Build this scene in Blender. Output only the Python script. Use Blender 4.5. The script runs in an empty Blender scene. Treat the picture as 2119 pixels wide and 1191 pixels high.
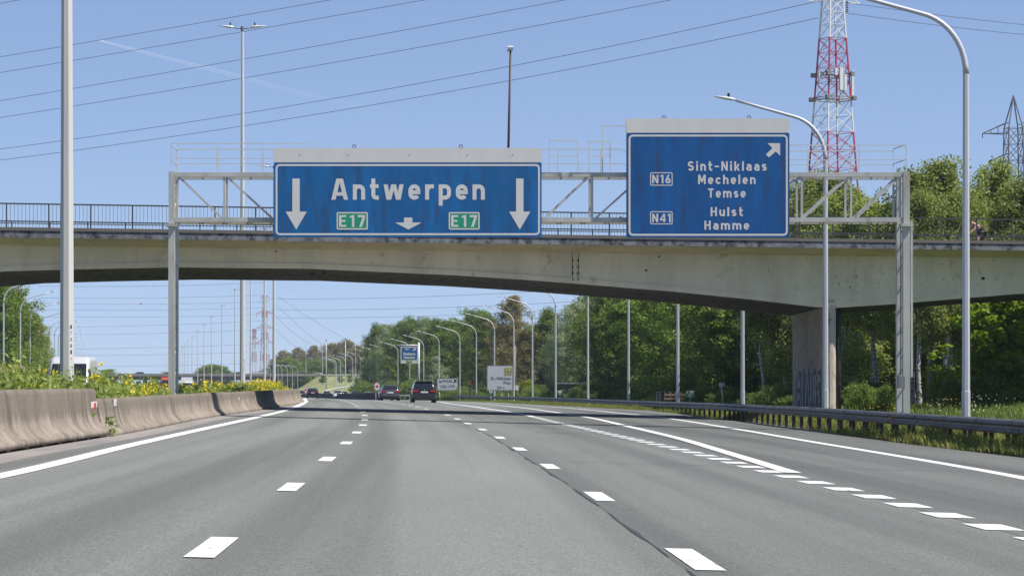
import bpy, bmesh, math, random
import numpy as np
from mathutils import Vector, Matrix

# ------------------------------------------------------------------ camera, sky, sun, exposure
SC = bpy.context.scene
COL = SC.collection
FPX, VX, VY, CAMH = 5600.0, 882.0, 792.0, 1.3      # focal length and vanishing point of the 2119 px photograph
cam_d = bpy.data.cameras.new("camera")
cam = bpy.data.objects.new("camera", cam_d)
COL.objects.link(cam)
cam.location = (0, 0, CAMH)
cam.rotation_euler = (math.radians(90), 0, 0)
cam_d.sensor_width = 36.0
cam_d.lens = FPX / 2119 * 36
cam_d.shift_x = (1059.5 - VX) / 2119
cam_d.shift_y = (VY - 595.5) / 2119
cam_d.clip_start = 0.5
cam_d.clip_end = 12000
SC.camera = cam

SUN_EL, SUN_AZ = 57.0, 69.0                          # azimuth: degrees from straight behind the camera towards its right
w = bpy.data.worlds.new("World")
SC.world = w
w.use_nodes = True
nt = w.node_tree
nt.nodes.clear()
sky = nt.nodes.new("ShaderNodeTexSky")
sky.sky_type = 'NISHITA'
sky.sun_disc = False
sky.sun_elevation = math.radians(SUN_EL)
sky.sun_rotation = math.radians(180 - SUN_AZ)
sky.altitude = 0
sky.air_density = 1.0
sky.dust_density = 0.2
sky.ozone_density = 2.2
bg = nt.nodes.new("ShaderNodeBackground")
bg.inputs[1].default_value = 0.092
wo = nt.nodes.new("ShaderNodeOutputWorld")
tcs = nt.nodes.new("ShaderNodeTexCoord")            # the clear air low over the land is as blue as the sky a little higher up
mps = nt.nodes.new("ShaderNodeMapping"); mps.inputs["Location"].default_value = (0, 0, .09)
nt.links.new(tcs.outputs["Generated"], mps.inputs[0]); nt.links.new(mps.outputs[0], sky.inputs[0])
gain = nt.nodes.new("ShaderNodeMix"); gain.data_type = 'RGBA'; gain.blend_type = 'MULTIPLY'; gain.inputs[0].default_value = 1
gain.inputs[7].default_value = (.99, .945, 1.05, 1)
nt.links.new(sky.outputs[0], gain.inputs[6]); nt.links.new(gain.outputs[2], bg.inputs[0])
nt.links.new(bg.outputs[0], wo.inputs[0])

sl = bpy.data.lights.new("sun", 'SUN')
sl.energy = 5.0
sl.angle = math.radians(0.53)
sl.color = (1.0, 0.95, 0.87)
so = bpy.data.objects.new("sun", sl)
COL.objects.link(so)
_a, _e = math.radians(SUN_AZ), math.radians(SUN_EL)
SUNV = Vector((math.sin(_a) * math.cos(_e), -math.cos(_a) * math.cos(_e), math.sin(_e)))
so.rotation_euler = SUNV.to_track_quat('Z', 'Y').to_euler()
so.location = SUNV * 60

SC.view_settings.view_transform = 'Standard'
SC.view_settings.look = 'None'
SC.view_settings.exposure = 0.52
SC.view_settings.gamma = 1.0
SC.render.engine = 'CYCLES'
SC.cycles.max_bounces = 6
SC.cycles.diffuse_bounces = 3
SC.cycles.glossy_bounces = 3
SC.cycles.transmission_bounces = 4
SC.cycles.transparent_max_bounces = 6
SC.cycles.use_denoising = True

random.seed(7)
RNG = np.random.default_rng(11)

# ------------------------------------------------------------------ numbers: curve of the road, ground height
def pchip(xs, ys):
    xs = np.array(xs, float); ys = np.array(ys, float)
    h = np.diff(xs); dl = np.diff(ys) / h
    m = np.zeros(len(xs)); m[0] = dl[0]; m[-1] = dl[-1]
    for i in range(1, len(xs) - 1):
        if dl[i-1] * dl[i] > 0:
            w1 = 2*h[i] + h[i-1]; w2 = h[i] + 2*h[i-1]
            m[i] = (w1 + w2) / (w1 / dl[i-1] + w2 / dl[i])
    def f(x):
        x = float(x)
        if x <= xs[0]: return ys[0] + m[0] * (x - xs[0])
        if x >= xs[-1]: return ys[-1] + m[-1] * (x - xs[-1])
        i = int(np.searchsorted(xs, x) - 1); i = max(0, min(i, len(h) - 1))
        t = (x - xs[i]) / h[i]
        return (ys[i]*(1+2*t)*(1-t)**2 + h[i]*m[i]*t*(1-t)**2 + ys[i+1]*t*t*(3-2*t) + h[i]*m[i+1]*t*t*(t-1))
    return f

curve = pchip([-50, 0, 45, 70, 95, 120, 160, 200, 264, 350, 427, 565, 700, 900, 1200, 3000],
              [0, 0, 0, -.12, -.48, -1.05, -2.5, -4.4, -7.2, -11.8, -17.5, -29, -41, -62, -97, -330])
dip = pchip([-50, 0, 100, 150, 200, 250, 350, 427, 550, 700, 900, 1300, 3000],
            [0, 0, 0, -.04, .06, .24, .78, 1.15, 1.6, 2.0, 2.2, 2.3, 2.3])

lamp_x = pchip([30, 73, 101, 136, 171, 206, 241, 276, 311, 346, 381, 416, 451, 486, 521, 556, 591, 626, 660, 695, 730, 765, 800, 870],
               [14.2, 14.56, 14.9, 15.9, 15.9, 15.4, 14.4, 13.2, 12.2, 11.2, 9.6, 7.7, 5.6, 2.3, -.5, -3.4, -6.2, -9.2, -11.9, -14.6, -17.7, -20.8, -23.9, -28.9])
rail_f = pchip([30, 62, 88, 101, 115, 136] + [171, 206, 241, 276, 311, 346, 381, 416, 452], [13.6, 13.6, 13.45, 13.65, 14.1, 14.7] + [lamp_x(q) - 1.3 for q in (171, 206, 241, 276, 311, 346, 381, 416, 452)])
rail_end = 452.0
sink = pchip([0, 90, 115, 136, 171, 206, 241, 276, 311, 346, 420, 3000], [0, 0, .09, .2, .33, .36, .31, .25, .18, .12, 0, 0])
def G(x, y):
    """height of the ground"""
    u = x - curve(y)
    z = -0.025 * max(-8.0, min(13.0, u))
    z -= sink(y) * max(0.0, min(1.0, (x - rail_f(min(y, 452)) + 1.7) / 1.2))
    v = x - lamp_x(min(y, 870)) - 2
    if v > 0 and y < 870: z += min(0.55, v * 0.06)
    return z - dip(y)

def W(px, py, d):
    """photo pixel at distance d -> point"""
    return Vector(((px - VX) / FPX * d, d, CAMH + (VY - py) / FPX * d))

def ground_hit(px, py, up=0.0):
    t = (px - VX) / FPX; s = (py - VY) / FPX
    a, b = 5.0, 700.0
    f = lambda d: CAMH - s * d - (G(t * d, d) + up)
    prev = a
    d = a
    while d < b:
        if f(d) < 0:
            lo, hi = prev, d
            for _ in range(40):
                mid = (lo + hi) / 2
                if f(mid) < 0: hi = mid
                else: lo = mid
            return Vector((t * lo, lo, G(t * lo, lo)))
        prev = d; d += 2.0
    return Vector((t * b, b, G(t * b, b)))

def line_from_px(pts, up=0.0, follow=True, far=0):
    P = [ground_hit(px, py, up) for px, py in pts]
    P.sort(key=lambda p: p.y)
    ys = [p.y for p in P]; xs = [p.x for p in P]
    if follow and far:
        for dy in (20, 60, 120, 200, 320, 480):
            if ys[-1] < far:
                y0, x0 = P[-1].y, P[-1].x
                yy = y0 + dy
                ys.append(yy); xs.append(x0 + curve(yy) - curve(y0))
    g = [0]
    for i in range(1, len(ys)):
        if ys[i] > ys[g[-1]] + 1.0: g.append(i)
    return pchip([ys[i] for i in g], [xs[i] for i in g]), ys[0], ys[-1]

# ------------------------------------------------------------------ mesh helpers
class MB:
    def __init__(s): s.v = []; s.f = []; s.m = []; s.sm = []
    def add(s, vs, fs, mi=0, smooth=False):
        o = len(s.v)
        s.v.extend([tuple(v) for v in vs])
        for f in fs:
            s.f.append(tuple(i + o for i in f)); s.m.append(mi); s.sm.append(smooth)
    def box(s, c, size, mi=0, rot=None, taper=None):
        x, y, z = [k / 2 for k in size]
        vs = [Vector((sx*x, sy*y, sz*z)) for sz in (-1, 1) for sy in (-1, 1) for sx in (-1, 1)]
        if taper:
            for v in vs[4:]: v.x *= taper[0]; v.y *= taper[1]
        if rot is not None: vs = [rot @ v for v in vs]
        c = Vector(c)
        s.add([v + c for v in vs], [(0,2,3,1), (4,5,7,6), (0,1,5,4), (2,6,7,3), (0,4,6,2), (1,3,7,5)], mi)
    def bbox(s, a, b, mi=0):
        a = Vector(a); b = Vector(b)
        s.box((a+b)/2, [abs(k) for k in (b-a)], mi)
    def bar(s, p, q, r, n=4, mi=0, r2=None, smooth=False, cap=True):
        p = Vector(p); q = Vector(q); r2 = r if r2 is None else r2
        d = (q - p)
        if d.length < 1e-6: return
        d.normalize()
        up = Vector((0, 0, 1)) if abs(d.z) < .95 else Vector((0, 1, 0))
        a = d.cross(up).normalized(); b = d.cross(a).normalized()
        off = math.pi / n
        vs = []
        for c, rr in ((p, r), (q, r2)):
            for i in range(n):
                t = 2*math.pi*i/n + off
                vs.append(c + (a*math.cos(t) + b*math.sin(t)) * rr)
        fs = [(i, (i+1) % n, n+(i+1) % n, n+i) for i in range(n)]
        if cap: fs += [tuple(range(n-1, -1, -1)), tuple(range(n, 2*n))]
        s.add(vs, fs, mi, smooth)
    def tube(s, pts, rad, n=8, mi=0, smooth=True):
        pts = [Vector(p) for p in pts]
        if not hasattr(rad, '__len__'): rad = [rad]*len(pts)
        vs = []; prev_a = None
        for i, p in enumerate(pts):
            d = (pts[min(i+1, len(pts)-1)] - pts[max(i-1, 0)]).normalized()
            if prev_a is None:
                up = Vector((0, 0, 1)) if abs(d.z) < .9 else Vector((0, 1, 0))
                a = d.cross(up).normalized()
            else:
                a = (prev_a - d * prev_a.dot(d)).normalized()
            prev_a = a
            b = d.cross(a)
            for k in range(n):
                t = 2*math.pi*(k+.5)/n
                vs.append(p + (a*math.cos(t) + b*math.sin(t))*rad[i])
        fs = []
        for i in range(len(pts)-1):
            for k in range(n):
                fs.append((i*n+k, i*n+(k+1) % n, (i+1)*n+(k+1) % n, (i+1)*n+k))
        s.add(vs, fs, mi, smooth)
        s.add(vs[:n], [tuple(range(n-1, -1, -1))], mi)
        s.add(vs[-n:], [tuple(range(n))], mi)
    def loft(s, rings, mi=0, smooth=True, closed=True, caps=True):
        n = len(rings[0]); vs = [v for r in rings for v in r]
        fs = []
        rng = range(n) if closed else range(n-1)
        for i in range(len(rings)-1):
            for k in rng:
                fs.append((i*n+k, i*n+(k+1) % n, (i+1)*n+(k+1) % n, (i+1)*n+k))
        s.add(vs, fs, mi, smooth)
        if caps and closed:
            s.add(rings[0], [tuple(range(n-1, -1, -1))], mi)
            s.add(rings[-1], [tuple(range(n))], mi)
    def poly(s, pts, y0, y1, mi=0):
        """polygon in x,z extruded from y0 (front) to y1"""
        n = len(pts)
        vs = [(x, y0, z) for x, z in pts] + [(x, y1, z) for x, z in pts]
        fs = [tuple(range(n)), tuple(range(2*n-1, n-1, -1))] + [(i, n+i, n+(i+1) % n, (i+1) % n) for i in range(n)]
        s.add(vs, fs, mi)
    def ell(s, c, r, mi=0, nu=12, nv=8):
        vs = []; c = Vector(c)
        for j in range(1, nv):
            ph = math.pi*j/nv
            for i in range(nu):
                th = 2*math.pi*i/nu
                vs.append(c + Vector((r[0]*math.sin(ph)*math.cos(th), r[1]*math.sin(ph)*math.sin(th), r[2]*math.cos(ph))))
        vs += [c + Vector((0, 0, r[2])), c - Vector((0, 0, r[2]))]
        fs = []
        for j in range(nv-2):
            for i in range(nu):
                fs.append((j*nu+i, (j+1)*nu+i, (j+1)*nu+(i+1) % nu, j*nu+(i+1) % nu))
        t = len(vs)-2
        fs += [(t, i, (i+1) % nu) for i in range(nu)]
        fs += [(t+1, (nv-2)*nu+(i+1) % nu, (nv-2)*nu+i) for i in range(nu)]
        s.add(vs, fs, mi, True)
    def build(s, name, mats, parent=None, fix=True):
        me = bpy.data.meshes.new(name)
        me.from_pydata(s.v, [], s.f)
        if not isinstance(mats, (list, tuple)): mats = [mats]
        for m in mats: me.materials.append(m)
        me.polygons.foreach_set("material_index", s.m)
        me.polygons.foreach_set("use_smooth", s.sm)
        if fix:
            bm = bmesh.new(); bm.from_mesh(me)
            bmesh.ops.remove_doubles(bm, verts=bm.verts, dist=1e-5)
            bmesh.ops.recalc_face_normals(bm, faces=bm.faces)
            bm.to_mesh(me); bm.free()
        me.update()
        o = bpy.data.objects.new(name, me)
        COL.objects.link(o)
        if parent is not None: o.parent = parent
        return o

def tag(o, label=None, cat=None, group=None, kind=None):
    if label: o["label"] = label
    if cat: o["category"] = cat
    if group: o["group"] = group
    if kind: o["kind"] = kind
    return o

def thing(name, label, cat, loc=(0, 0, 0), rz=0.0, group=None):
    o = bpy.data.objects.new(name, None)
    o.empty_display_size = .3
    COL.objects.link(o)
    o.location = loc; o.rotation_euler = (0, 0, rz)
    return tag(o, label, cat, group)

def kids(o): return [c for c in bpy.data.objects if c.parent is o] if False else list(o.children)

def dup(root, loc, rz=0.0, label=None, group=None, scale=None, cat=None):
    def cp(o, parent):
        c = o.copy(); COL.objects.link(c)
        if parent is not None: c.parent = parent
        for k in o.children: cp(k, c)
        return c
    r = cp(root, None)
    r.location = loc; r.rotation_euler = (0, 0, rz)
    if scale is not None: r.scale = scale if hasattr(scale, '__len__') else (scale,)*3
    if label: r["label"] = label
    if group: r["group"] = group
    if cat: r["category"] = cat
    return r

# ------------------------------------------------------------------ materials
def _new(name):
    m = bpy.data.materials.new(name); m.use_nodes = True
    nt = m.node_tree; nt.nodes.clear()
    out = nt.nodes.new("ShaderNodeOutputMaterial")
    b = nt.nodes.new("ShaderNodeBsdfPrincipled")
    nt.links.new(b.outputs[0], out.inputs[0])
    return m, nt, b, out

def _noise(nt, scale, detail=4, rough=.55, stretch=(1, 1, 1), coord="Object"):
    tc = nt.nodes.new("ShaderNodeTexCoord")
    mp = nt.nodes.new("ShaderNodeMapping")
    mp.inputs["Scale"].default_value = stretch
    nt.links.new(tc.outputs[coord], mp.inputs[0])
    n = nt.nodes.new("ShaderNodeTexNoise")
    n.inputs["Scale"].default_value = scale
    n.inputs["Detail"].default_value = detail
    n.inputs["Roughness"].default_value = rough
    nt.links.new(mp.outputs[0], n.inputs["Vector"])
    return n.outputs["Fac"]

def _ramp(nt, fac, stops):
    r = nt.nodes.new("ShaderNodeValToRGB")
    els = r.color_ramp.elements
    while len(els) < len(stops): els.new(.5)
    for e, (p, c) in zip(els, stops):
        e.position = p; e.color = (c[0], c[1], c[2], 1) if hasattr(c, '__len__') else (c, c, c, 1)
    nt.links.new(fac, r.inputs[0])
    return r.outputs[0]

def _mix(nt, fac, a, b, mode='MIX'):
    m = nt.nodes.new("ShaderNodeMix"); m.data_type = 'RGBA'; m.blend_type = mode
    for s, v in ((m.inputs[0], fac), (m.inputs[6], a), (m.inputs[7], b)):
        if hasattr(v, 'is_linked'): nt.links.new(v, s)
        elif hasattr(v, '__len__'): s.default_value = (v[0], v[1], v[2], 1)
        else: s.default_value = v if s.type == 'VALUE' else (v, v, v, 1)
    return m.outputs[2]

def _bump(nt, b, h, strength=.3, dist=.01):
    bp = nt.nodes.new("ShaderNodeBump")
    bp.inputs["Strength"].default_value = strength; bp.inputs["Distance"].default_value = dist
    nt.links.new(h, bp.inputs["Height"]); nt.links.new(bp.outputs[0], b.inputs["Normal"])

def pm(name, col, rough=.6, metal=0.0, var=.18, scale=2.5, stretch=(1, 1, 1), bump=0, spec=.4, dirt=None, dirt_at=(.55, .75), dirt_stretch=None, dirt_scale=None):
    m, nt, b, out = _new(name)
    n = _noise(nt, scale, 5, .6, stretch)
    c = _ramp(nt, n, [(.25, [k*(1-var) for k in col]), (.75, [min(1, k*(1+var)) for k in col])])
    if dirt is not None:
        dn = _noise(nt, dirt_scale or scale*.7, 6, .65, dirt_stretch or stretch)
        f = _ramp(nt, dn, [(dirt_at[0], 0.0), (dirt_at[1], 1.0)])
        c = _mix(nt, f, c, dirt)
    nt.links.new(c, b.inputs["Base Color"])
    b.inputs["Roughness"].default_value = rough
    b.inputs["Metallic"].default_value = metal
    b.inputs["Specular IOR Level"].default_value = spec
    if bump: _bump(nt, b, n, bump, .02)
    return m

M = {}
M['steel'] = pm("galvanised_steel", (.46, .45, .41), .5, .2, .2, 1.6, (1, 1, .25), dirt=(.22, .17, .11), dirt_at=(.54, .76))
M['steel_dark'] = pm("weathered_steel", (.20, .20, .19), .55, .2, .2, 2, dirt=(.08, .075, .07))
M['pole'] = pm("lamp_pole_paint", (.48, .49, .51), .42, .15, .08, 1.5, (1, 1, .2), dirt=(.33, .33, .32), dirt_at=(.6, .9))
M['mast'] = pm("concrete_mast", (.52, .50, .47), .7, 0, .10, 1.2, (2, 2, .15), dirt=(.3, .29, .27), dirt_at=(.58, .85), bump=.15)
M['rail_dark'] = pm("railing_paint", (.05, .048, .047), .5, .2, .2, 3)
M['guard'] = pm("weathered_guardrail", (.085, .078, .075), .45, .2, .25, 2.5, (1, 1, 2.5), dirt=(.04, .033, .03), dirt_at=(.5, .7), spec=.25)
M['post_rust'] = pm("guardrail_post_steel", (.07, .06, .055), .7, .1, .25, 3)
M['white'] = pm("white_sign_face", (.60, .58, .55), .45, 0, .05, 1.5, (1.5, 1, .25), dirt=(.40, .385, .35), dirt_at=(.66, .9))
M['marking'] = pm("road_marking_paint", (.62, .62, .605), .7, 0, .09, 9, dirt=(.22, .22, .215), dirt_at=(.575, .70), dirt_scale=9, dirt_stretch=(1, .25, 1))
M['blue'] = pm("blue_sign_face", (.003, .104, .285), .45, 0, .28, 1.3, (1.5, 1, .3), dirt=(.022, .06, .15), dirt_at=(.50, .72), dirt_scale=2.2)
M['blue2'] = pm("deep_blue_sign_face", (.002, .078, .25), .45, 0, .28, 1.3, (1.5, 1, .3), dirt=(.028, .045, .115), dirt_at=(.52, .74), dirt_scale=2.2)
M['green'] = pm("green_plate", (.01, .27, .14), .45, 0, .1, 2)
M['teal'] = pm("teal_plate", (.01, .22, .17), .45, 0, .1, 2)
M['black'] = pm("black_lettering", (.015, .015, .017), .5, 0, .1, 2)
M['yellow'] = pm("yellow_lettering", (.75, .42, .02), .5, 0, .1, 2)
M['red'] = pm("red_sign_face", (.55, .03, .02), .5, 0, .1, 2)
M['orange'] = pm("orange_paint", (.7, .2, .03), .5, 0, .1, 2)
M['pylon_red'] = pm("pylon_red_paint", (.38, .03, .05), .5, 0, .2, 1)
M['pylon_white'] = pm("pylon_white_paint", (.62, .62, .62), .5, 0, .1, 1)
M['pylon_dark'] = pm("pylon_dark_steel", (.10, .09, .11), .5, .2, .2, 1)
M['wire'] = pm("power_cable", (.06, .06, .09), .5, .2, .1, 1)
M['antenna'] = pm("antenna_shell", (.55, .56, .57), .5, 0, .06, 2)
M['wood'] = pm("wood_boards", (.33, .25, .15), .75, 0, .25, 1.5, (.3, .3, 6))
M['bark'] = pm("tree_bark", (.075, .06, .045), .9, 0, .35, 3, (3, 3, .6), bump=.4)
M['pole_wood'] = pm("wooden_pole", (.22, .16, .11), .8, 0, .2, 3, (3, 3, .3))
M['lampglass'] = pm("lamp_shell", (.62, .63, .64), .35, .1, .06, 2)
M['glass'] = pm("car_window_glass", (.012, .014, .016), .06, 0, .05, 1, spec=.8)
M['tyre'] = pm("tyre_rubber", (.014, .014, .014), .8, 0, .1, 3)
M['rim'] = pm("alloy_rim", (.35, .35, .36), .35, .7, .1, 3)
M['taillight'] = pm("tail_light_lens", (.42, .015, .015), .2, 0, .1, 3)
M['headlight'] = pm("head_light_lens", (.6, .62, .65), .12, 0, .1, 3)
M['sealant'] = pm('joint_sealant', (.04, .042, .045), .7, 0, .3, 3)
M['plastic'] = pm("black_plastic", (.02, .02, .021), .55, 0, .1, 3)
M['skin'] = pm("skin", (.45, .26, .18), .55, 0, .06, 6)
M['cloth'] = pm("black_cloth", (.018, .018, .02), .85, 0, .2, 6)
M['hair'] = pm("brown_hair", (.05, .03, .02), .7, 0, .2, 9)
M['dark_earth'] = pm("median_soil", (.10, .085, .055), .95, 0, .3, 2)

def paint(name, col, rough=.22):
    m, nt, b, out = _new(name)
    b.inputs["Base Color"].default_value = (*col, 1)
    n = _noise(nt, 3, 3)
    nt.links.new(_ramp(nt, n, [(.3, rough*.85), (.7, rough*1.2)]), b.inputs["Roughness"])
    b.inputs["Coat Weight"].default_value = .5
    b.inputs["Metallic"].default_value = .25
    return m

# bridge concrete: cream wash with rust blooms, streaks and black grime
def concrete(name, col, stain, grime, streak=.35, grime_at=(.6, .72), scale=.5, rust=False):
    m, nt, b, out = _new(name)
    n1 = _noise(nt, scale, 6, .6, (1, 1, .6))
    c = _ramp(nt, n1, [(.3, [k*.88 for k in col]), (.7, [k*1.08 for k in col])])
    n2 = _noise(nt, 1.1, 5, .7, (1.3, 1.3, .28))
    c = _mix(nt, _ramp(nt, n2, [(.5, 0.0), (.8, streak)]), c, stain)
    n3 = _noise(nt, 2.6, 8, .75, (1, 1, .8))
    c = _mix(nt, _ramp(nt, n3, [(grime_at[0], 0.0), (grime_at[1], .9)]), c, grime)
    if rust:
        n5 = _noise(nt, .75, 4, .6, (1, 1, .7))
        n6 = _noise(nt, 2.4, 5, .7)
        f = _mix(nt, 1.0, _ramp(nt, n5, [(.50, 0.0), (.62, 1.0)]), _ramp(nt, n6, [(.54, 0.0), (.70, .75)]), 'MULTIPLY')
        c = _mix(nt, f, c, (.30, .19, .09))
        n7 = _noise(nt, .22, 2, .5); n8 = _noise(nt, 5.0, 6, .75)
        f = _mix(nt, 1.0, _ramp(nt, n7, [(.56, 0.0), (.66, 1.0)]), _ramp(nt, n8, [(.60, 0.0), (.65, .9)]), 'MULTIPLY')
        c = _mix(nt, f, c, (.09, .085, .08))
        n9 = _noise(nt, .35, 5, .6, (1, 1, .05))
        c = _mix(nt, _ramp(nt, n9, [(.52, 0.0), (.72, .45)]), c, [k*.62 for k in col])
    n4 = _noise(nt, 40, 3, .6)
    c = _mix(nt, .16, c, _ramp(nt, n4, [(.3, .05), (.7, .8)]), 'OVERLAY')
    nt.links.new(c, b.inputs["Base Color"])
    b.inputs["Roughness"].default_value = .85
    b.inputs["Specular IOR Level"].default_value = .2
    _bump(nt, b, n4, .2, .01)
    return m
M['girder'] = concrete("girder_concrete", (.70, .61, .45), (.48, .36, .21), (.06, .055, .05), .5, (.68, .75), rust=True)
M['cantilever'] = concrete("cantilever_concrete", (.58, .49, .32), (.26, .22, .13), (.05, .045, .04), .6, (.62, .72))
M['lip'] = concrete("deck_edge_concrete", (.17, .18, .195), (.075, .08, .095), (.025, .025, .03), .9, (.46, .60))
M['kerb'] = concrete("kerb_stone", (.13, .115, .105), (.10, .09, .08), (.04, .035, .03), .5, (.6, .75))
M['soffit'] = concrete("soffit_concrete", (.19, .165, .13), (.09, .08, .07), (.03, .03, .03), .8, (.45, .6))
M['pier'] = concrete("pier_concrete", (.47, .40, .32), (.20, .175, .15), (.07, .065, .06), .85, (.53, .66))
M['far_concrete'] = concrete("far_deck_concrete", (.27, .25, .22), (.16, .15, .13), (.09, .085, .08), .5)

def barrier_mat(name):
    m, nt, b, out = _new(name)
    n1 = _noise(nt, 1.0, 5, .6)
    c = _ramp(nt, n1, [(.3, (.225, .19, .15)), (.7, (.33, .28, .225))])
    n2 = _noise(nt, 3.2, 7, .7, (1, 1, .16))
    n4 = _noise(nt, .45, 4, .6)
    f = _mix(nt, 1.0, _ramp(nt, n2, [(.42, 0.0), (.60, .95)]), _ramp(nt, n4, [(.38, .18), (.62, 1.0)]), 'MULTIPLY')
    c = _mix(nt, f, c, (.10, .084, .066))
    tcz = nt.nodes.new("ShaderNodeTexCoord"); sz_ = nt.nodes.new("ShaderNodeSeparateXYZ"); nt.links.new(tcz.outputs["Object"], sz_.inputs[0])
    ad = nt.nodes.new("ShaderNodeMath"); ad.operation = 'MULTIPLY_ADD'; ad.inputs[1].default_value = .55; nt.links.new(n2, ad.inputs[0]); nt.links.new(sz_.outputs[2], ad.inputs[2])
    c = _mix(nt, _ramp(nt, ad.outputs[0], [(.86, 0.0), (1.12, .55)]), c, (.10, .088, .07))
    n5 = _noise(nt, 1.6, 6, .7)
    c = _mix(nt, _ramp(nt, n5, [(.5, 0.0), (.75, .5)]), c, (.16, .135, .105))
    n3 = _noise(nt, 55, 2, .6)
    c = _mix(nt, .5, c, _ramp(nt, n3, [(.3, .1), (.7, .85)]), 'OVERLAY')
    nt.links.new(c, b.inputs["Base Color"])
    b.inputs["Roughness"].default_value = .9
    b.inputs["Specular IOR Level"].default_value = .15
    _bump(nt, b, n3, .5, .01)
    return m
M['barrier'] = barrier_mat("barrier_concrete")

def asphalt(name, base):
    m, nt, b, out = _new(name)
    n1 = _noise(nt, .10, 5, .6, (1, .18, 1))
    c = _ramp(nt, n1, [(.3, [k*.82 for k in base]), (.72, [k*1.14 for k in base])])
    # wheel-track bands running along the carriageway
    n2 = _noise(nt, .8, 3, .5, (1, .010, 1), "UV")
    c = _mix(nt, _ramp(nt, n2, [(.44, 0.0), (.64, .72)]), c, [k*.55 for k in base])
    # stone chips
    n3 = _noise(nt, 85, 2, .7)
    c = _mix(nt, .9, c, _ramp(nt, n3, [(.3, .12), (.7, .88)]), 'OVERLAY')
    n5 = _noise(nt, 26, 3, .7)
    c = _mix(nt, .55, c, _ramp(nt, n5, [(.35, .28), (.65, .72)]), 'OVERLAY')
    # small dark scars
    n4 = _noise(nt, 3.3, 6, .8, (1, .5, 1))
    c = _mix(nt, _ramp(nt, n4, [(.71, 0.0), (.76, .6)]), c, [k*.35 for k in base])
    nt.links.new(c, b.inputs["Base Color"])
    b.inputs["Roughness"].default_value = .85
    b.inputs["Specular IOR Level"].default_value = .12
    _bump(nt, b, n3, .45, .006)
    return m
M['asphalt'] = asphalt("asphalt", (.180, .188, .172))
M['asphalt_dark'] = asphalt("asphalt_exit", (.134, .139, .129))
M['shoulder'] = pm("dusty_shoulder", (.235, .21, .19), .9, 0, .2, 1.2, (1, .15, 1), dirt=(.16, .155, .15), dirt_at=(.5, .7))

def ground_mat():
    m, nt, b, out = _new("meadow")
    n1 = _noise(nt, .12, 6, .65)
    c = _ramp(nt, n1, [(.3, (.045, .075, .016)), (.55, (.075, .105, .026)), (.75, (.13, .125, .045))])
    n2 = _noise(nt, 3.0, 6, .7)
    c = _mix(nt, .7, c, _ramp(nt, n2, [(.3, .15), (.7, .75)]), 'OVERLAY')
    nt.links.new(c, b.inputs["Base Color"])
    b.inputs["Roughness"].default_value = .95; b.inputs["Specular IOR Level"].default_value = .1
    _bump(nt, b, n2, .8, .1)
    return m
M['meadow'] = ground_mat()

def foliage(name, dark, light, trans=.35, hue=.25):
    m, nt, b, out = _new(name)
    geo = nt.nodes.new("ShaderNodeNewGeometry")
    c = _ramp(nt, geo.outputs["Random Per Island"], [(0, dark), (1, light)])
    n = _noise(nt, .55, 3, .6)
    c = _mix(nt, _ramp(nt, n, [(.35, 0.0), (.7, .65)]), c, [k*1.35 for k in light])
    oi = nt.nodes.new("ShaderNodeObjectInfo")
    hs = nt.nodes.new("ShaderNodeHueSaturation")
    mr = nt.nodes.new("ShaderNodeMapRange")
    mr.inputs["To Min"].default_value = 1 - hue; mr.inputs["To Max"].default_value = 1 + hue
    nt.links.new(oi.outputs["Random"], mr.inputs["Value"])
    nt.links.new(mr.outputs[0], hs.inputs["Value"]); nt.links.new(c, hs.inputs["Color"])
    c = hs.outputs[0]
    nt.links.new(c, b.inputs["Base Color"])
    b.inputs["Roughness"].default_value = .55
    b.inputs["Specular IOR Level"].default_value = .25
    tr = nt.nodes.new("ShaderNodeBsdfTranslucent")
    c2 = _mix(nt, 1.0, c, (1.15, 1.25, .55), 'MULTIPLY')
    nt.links.new(c2, tr.inputs[0])
    mx = nt.nodes.new("ShaderNodeMixShader"); mx.inputs[0].default_value = trans
    nt.links.new(b.outputs[0], mx.inputs[1]); nt.links.new(tr.outputs[0], mx.inputs[2])
    nt.links.new(mx.outputs[0], out.inputs[0])
    return m
F_BIRCH = foliage("birch_leaves", (.11, .145, .036), (.29, .32, .10), .44)
F_OAK = foliage("dense_green_leaves", (.06, .11, .018), (.20, .26, .05), .42)
F_WILLOW = foliage("willow_leaves", (.15, .195, .11), (.30, .34, .21), .35, .12)
F_BROWN = foliage("olive_brown_leaves", (.14, .125, .05), (.26, .215, .10), .35, .15)
F_MAPLE = foliage("bright_maple_leaves", (.11, .18, .014), (.25, .33, .025), .45, .1)
F_BUSH = foliage("bush_leaves", (.07, .12, .025), (.16, .21, .05), .4, .25)
F_LIME = foliage("lime_leaves", (.16, .21, .02), (.30, .32, .03), .35, .1)
F_WEED = foliage("weed_leaves", (.11, .165, .035), (.28, .31, .085), .4, .1)
F_GRASS = foliage("grass_blades", (.07, .095, .022), (.19, .19, .06), .3, .1)
F_DRY = foliage("dry_grass_blades", (.10, .105, .032), (.25, .22, .08), .3, .1)
F_GRASS_L = foliage("fresh_grass_blades", (.09, .15, .03), (.17, .23, .05), .3, .1)
F_YEL = foliage("yellow_petals", (.62, .46, .01), (.75, .6, .03), .3, .05)
F_WHITE = foliage("white_petals", (.5, .5, .42), (.7, .7, .6), .3, .05)
M['reed'] = pm('pale_slope_grass', (.20, .21, .08), .95, 0, .35, .12, dirt=(.09, .12, .03), dirt_at=(.5, .7), dirt_scale=.35)

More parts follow.
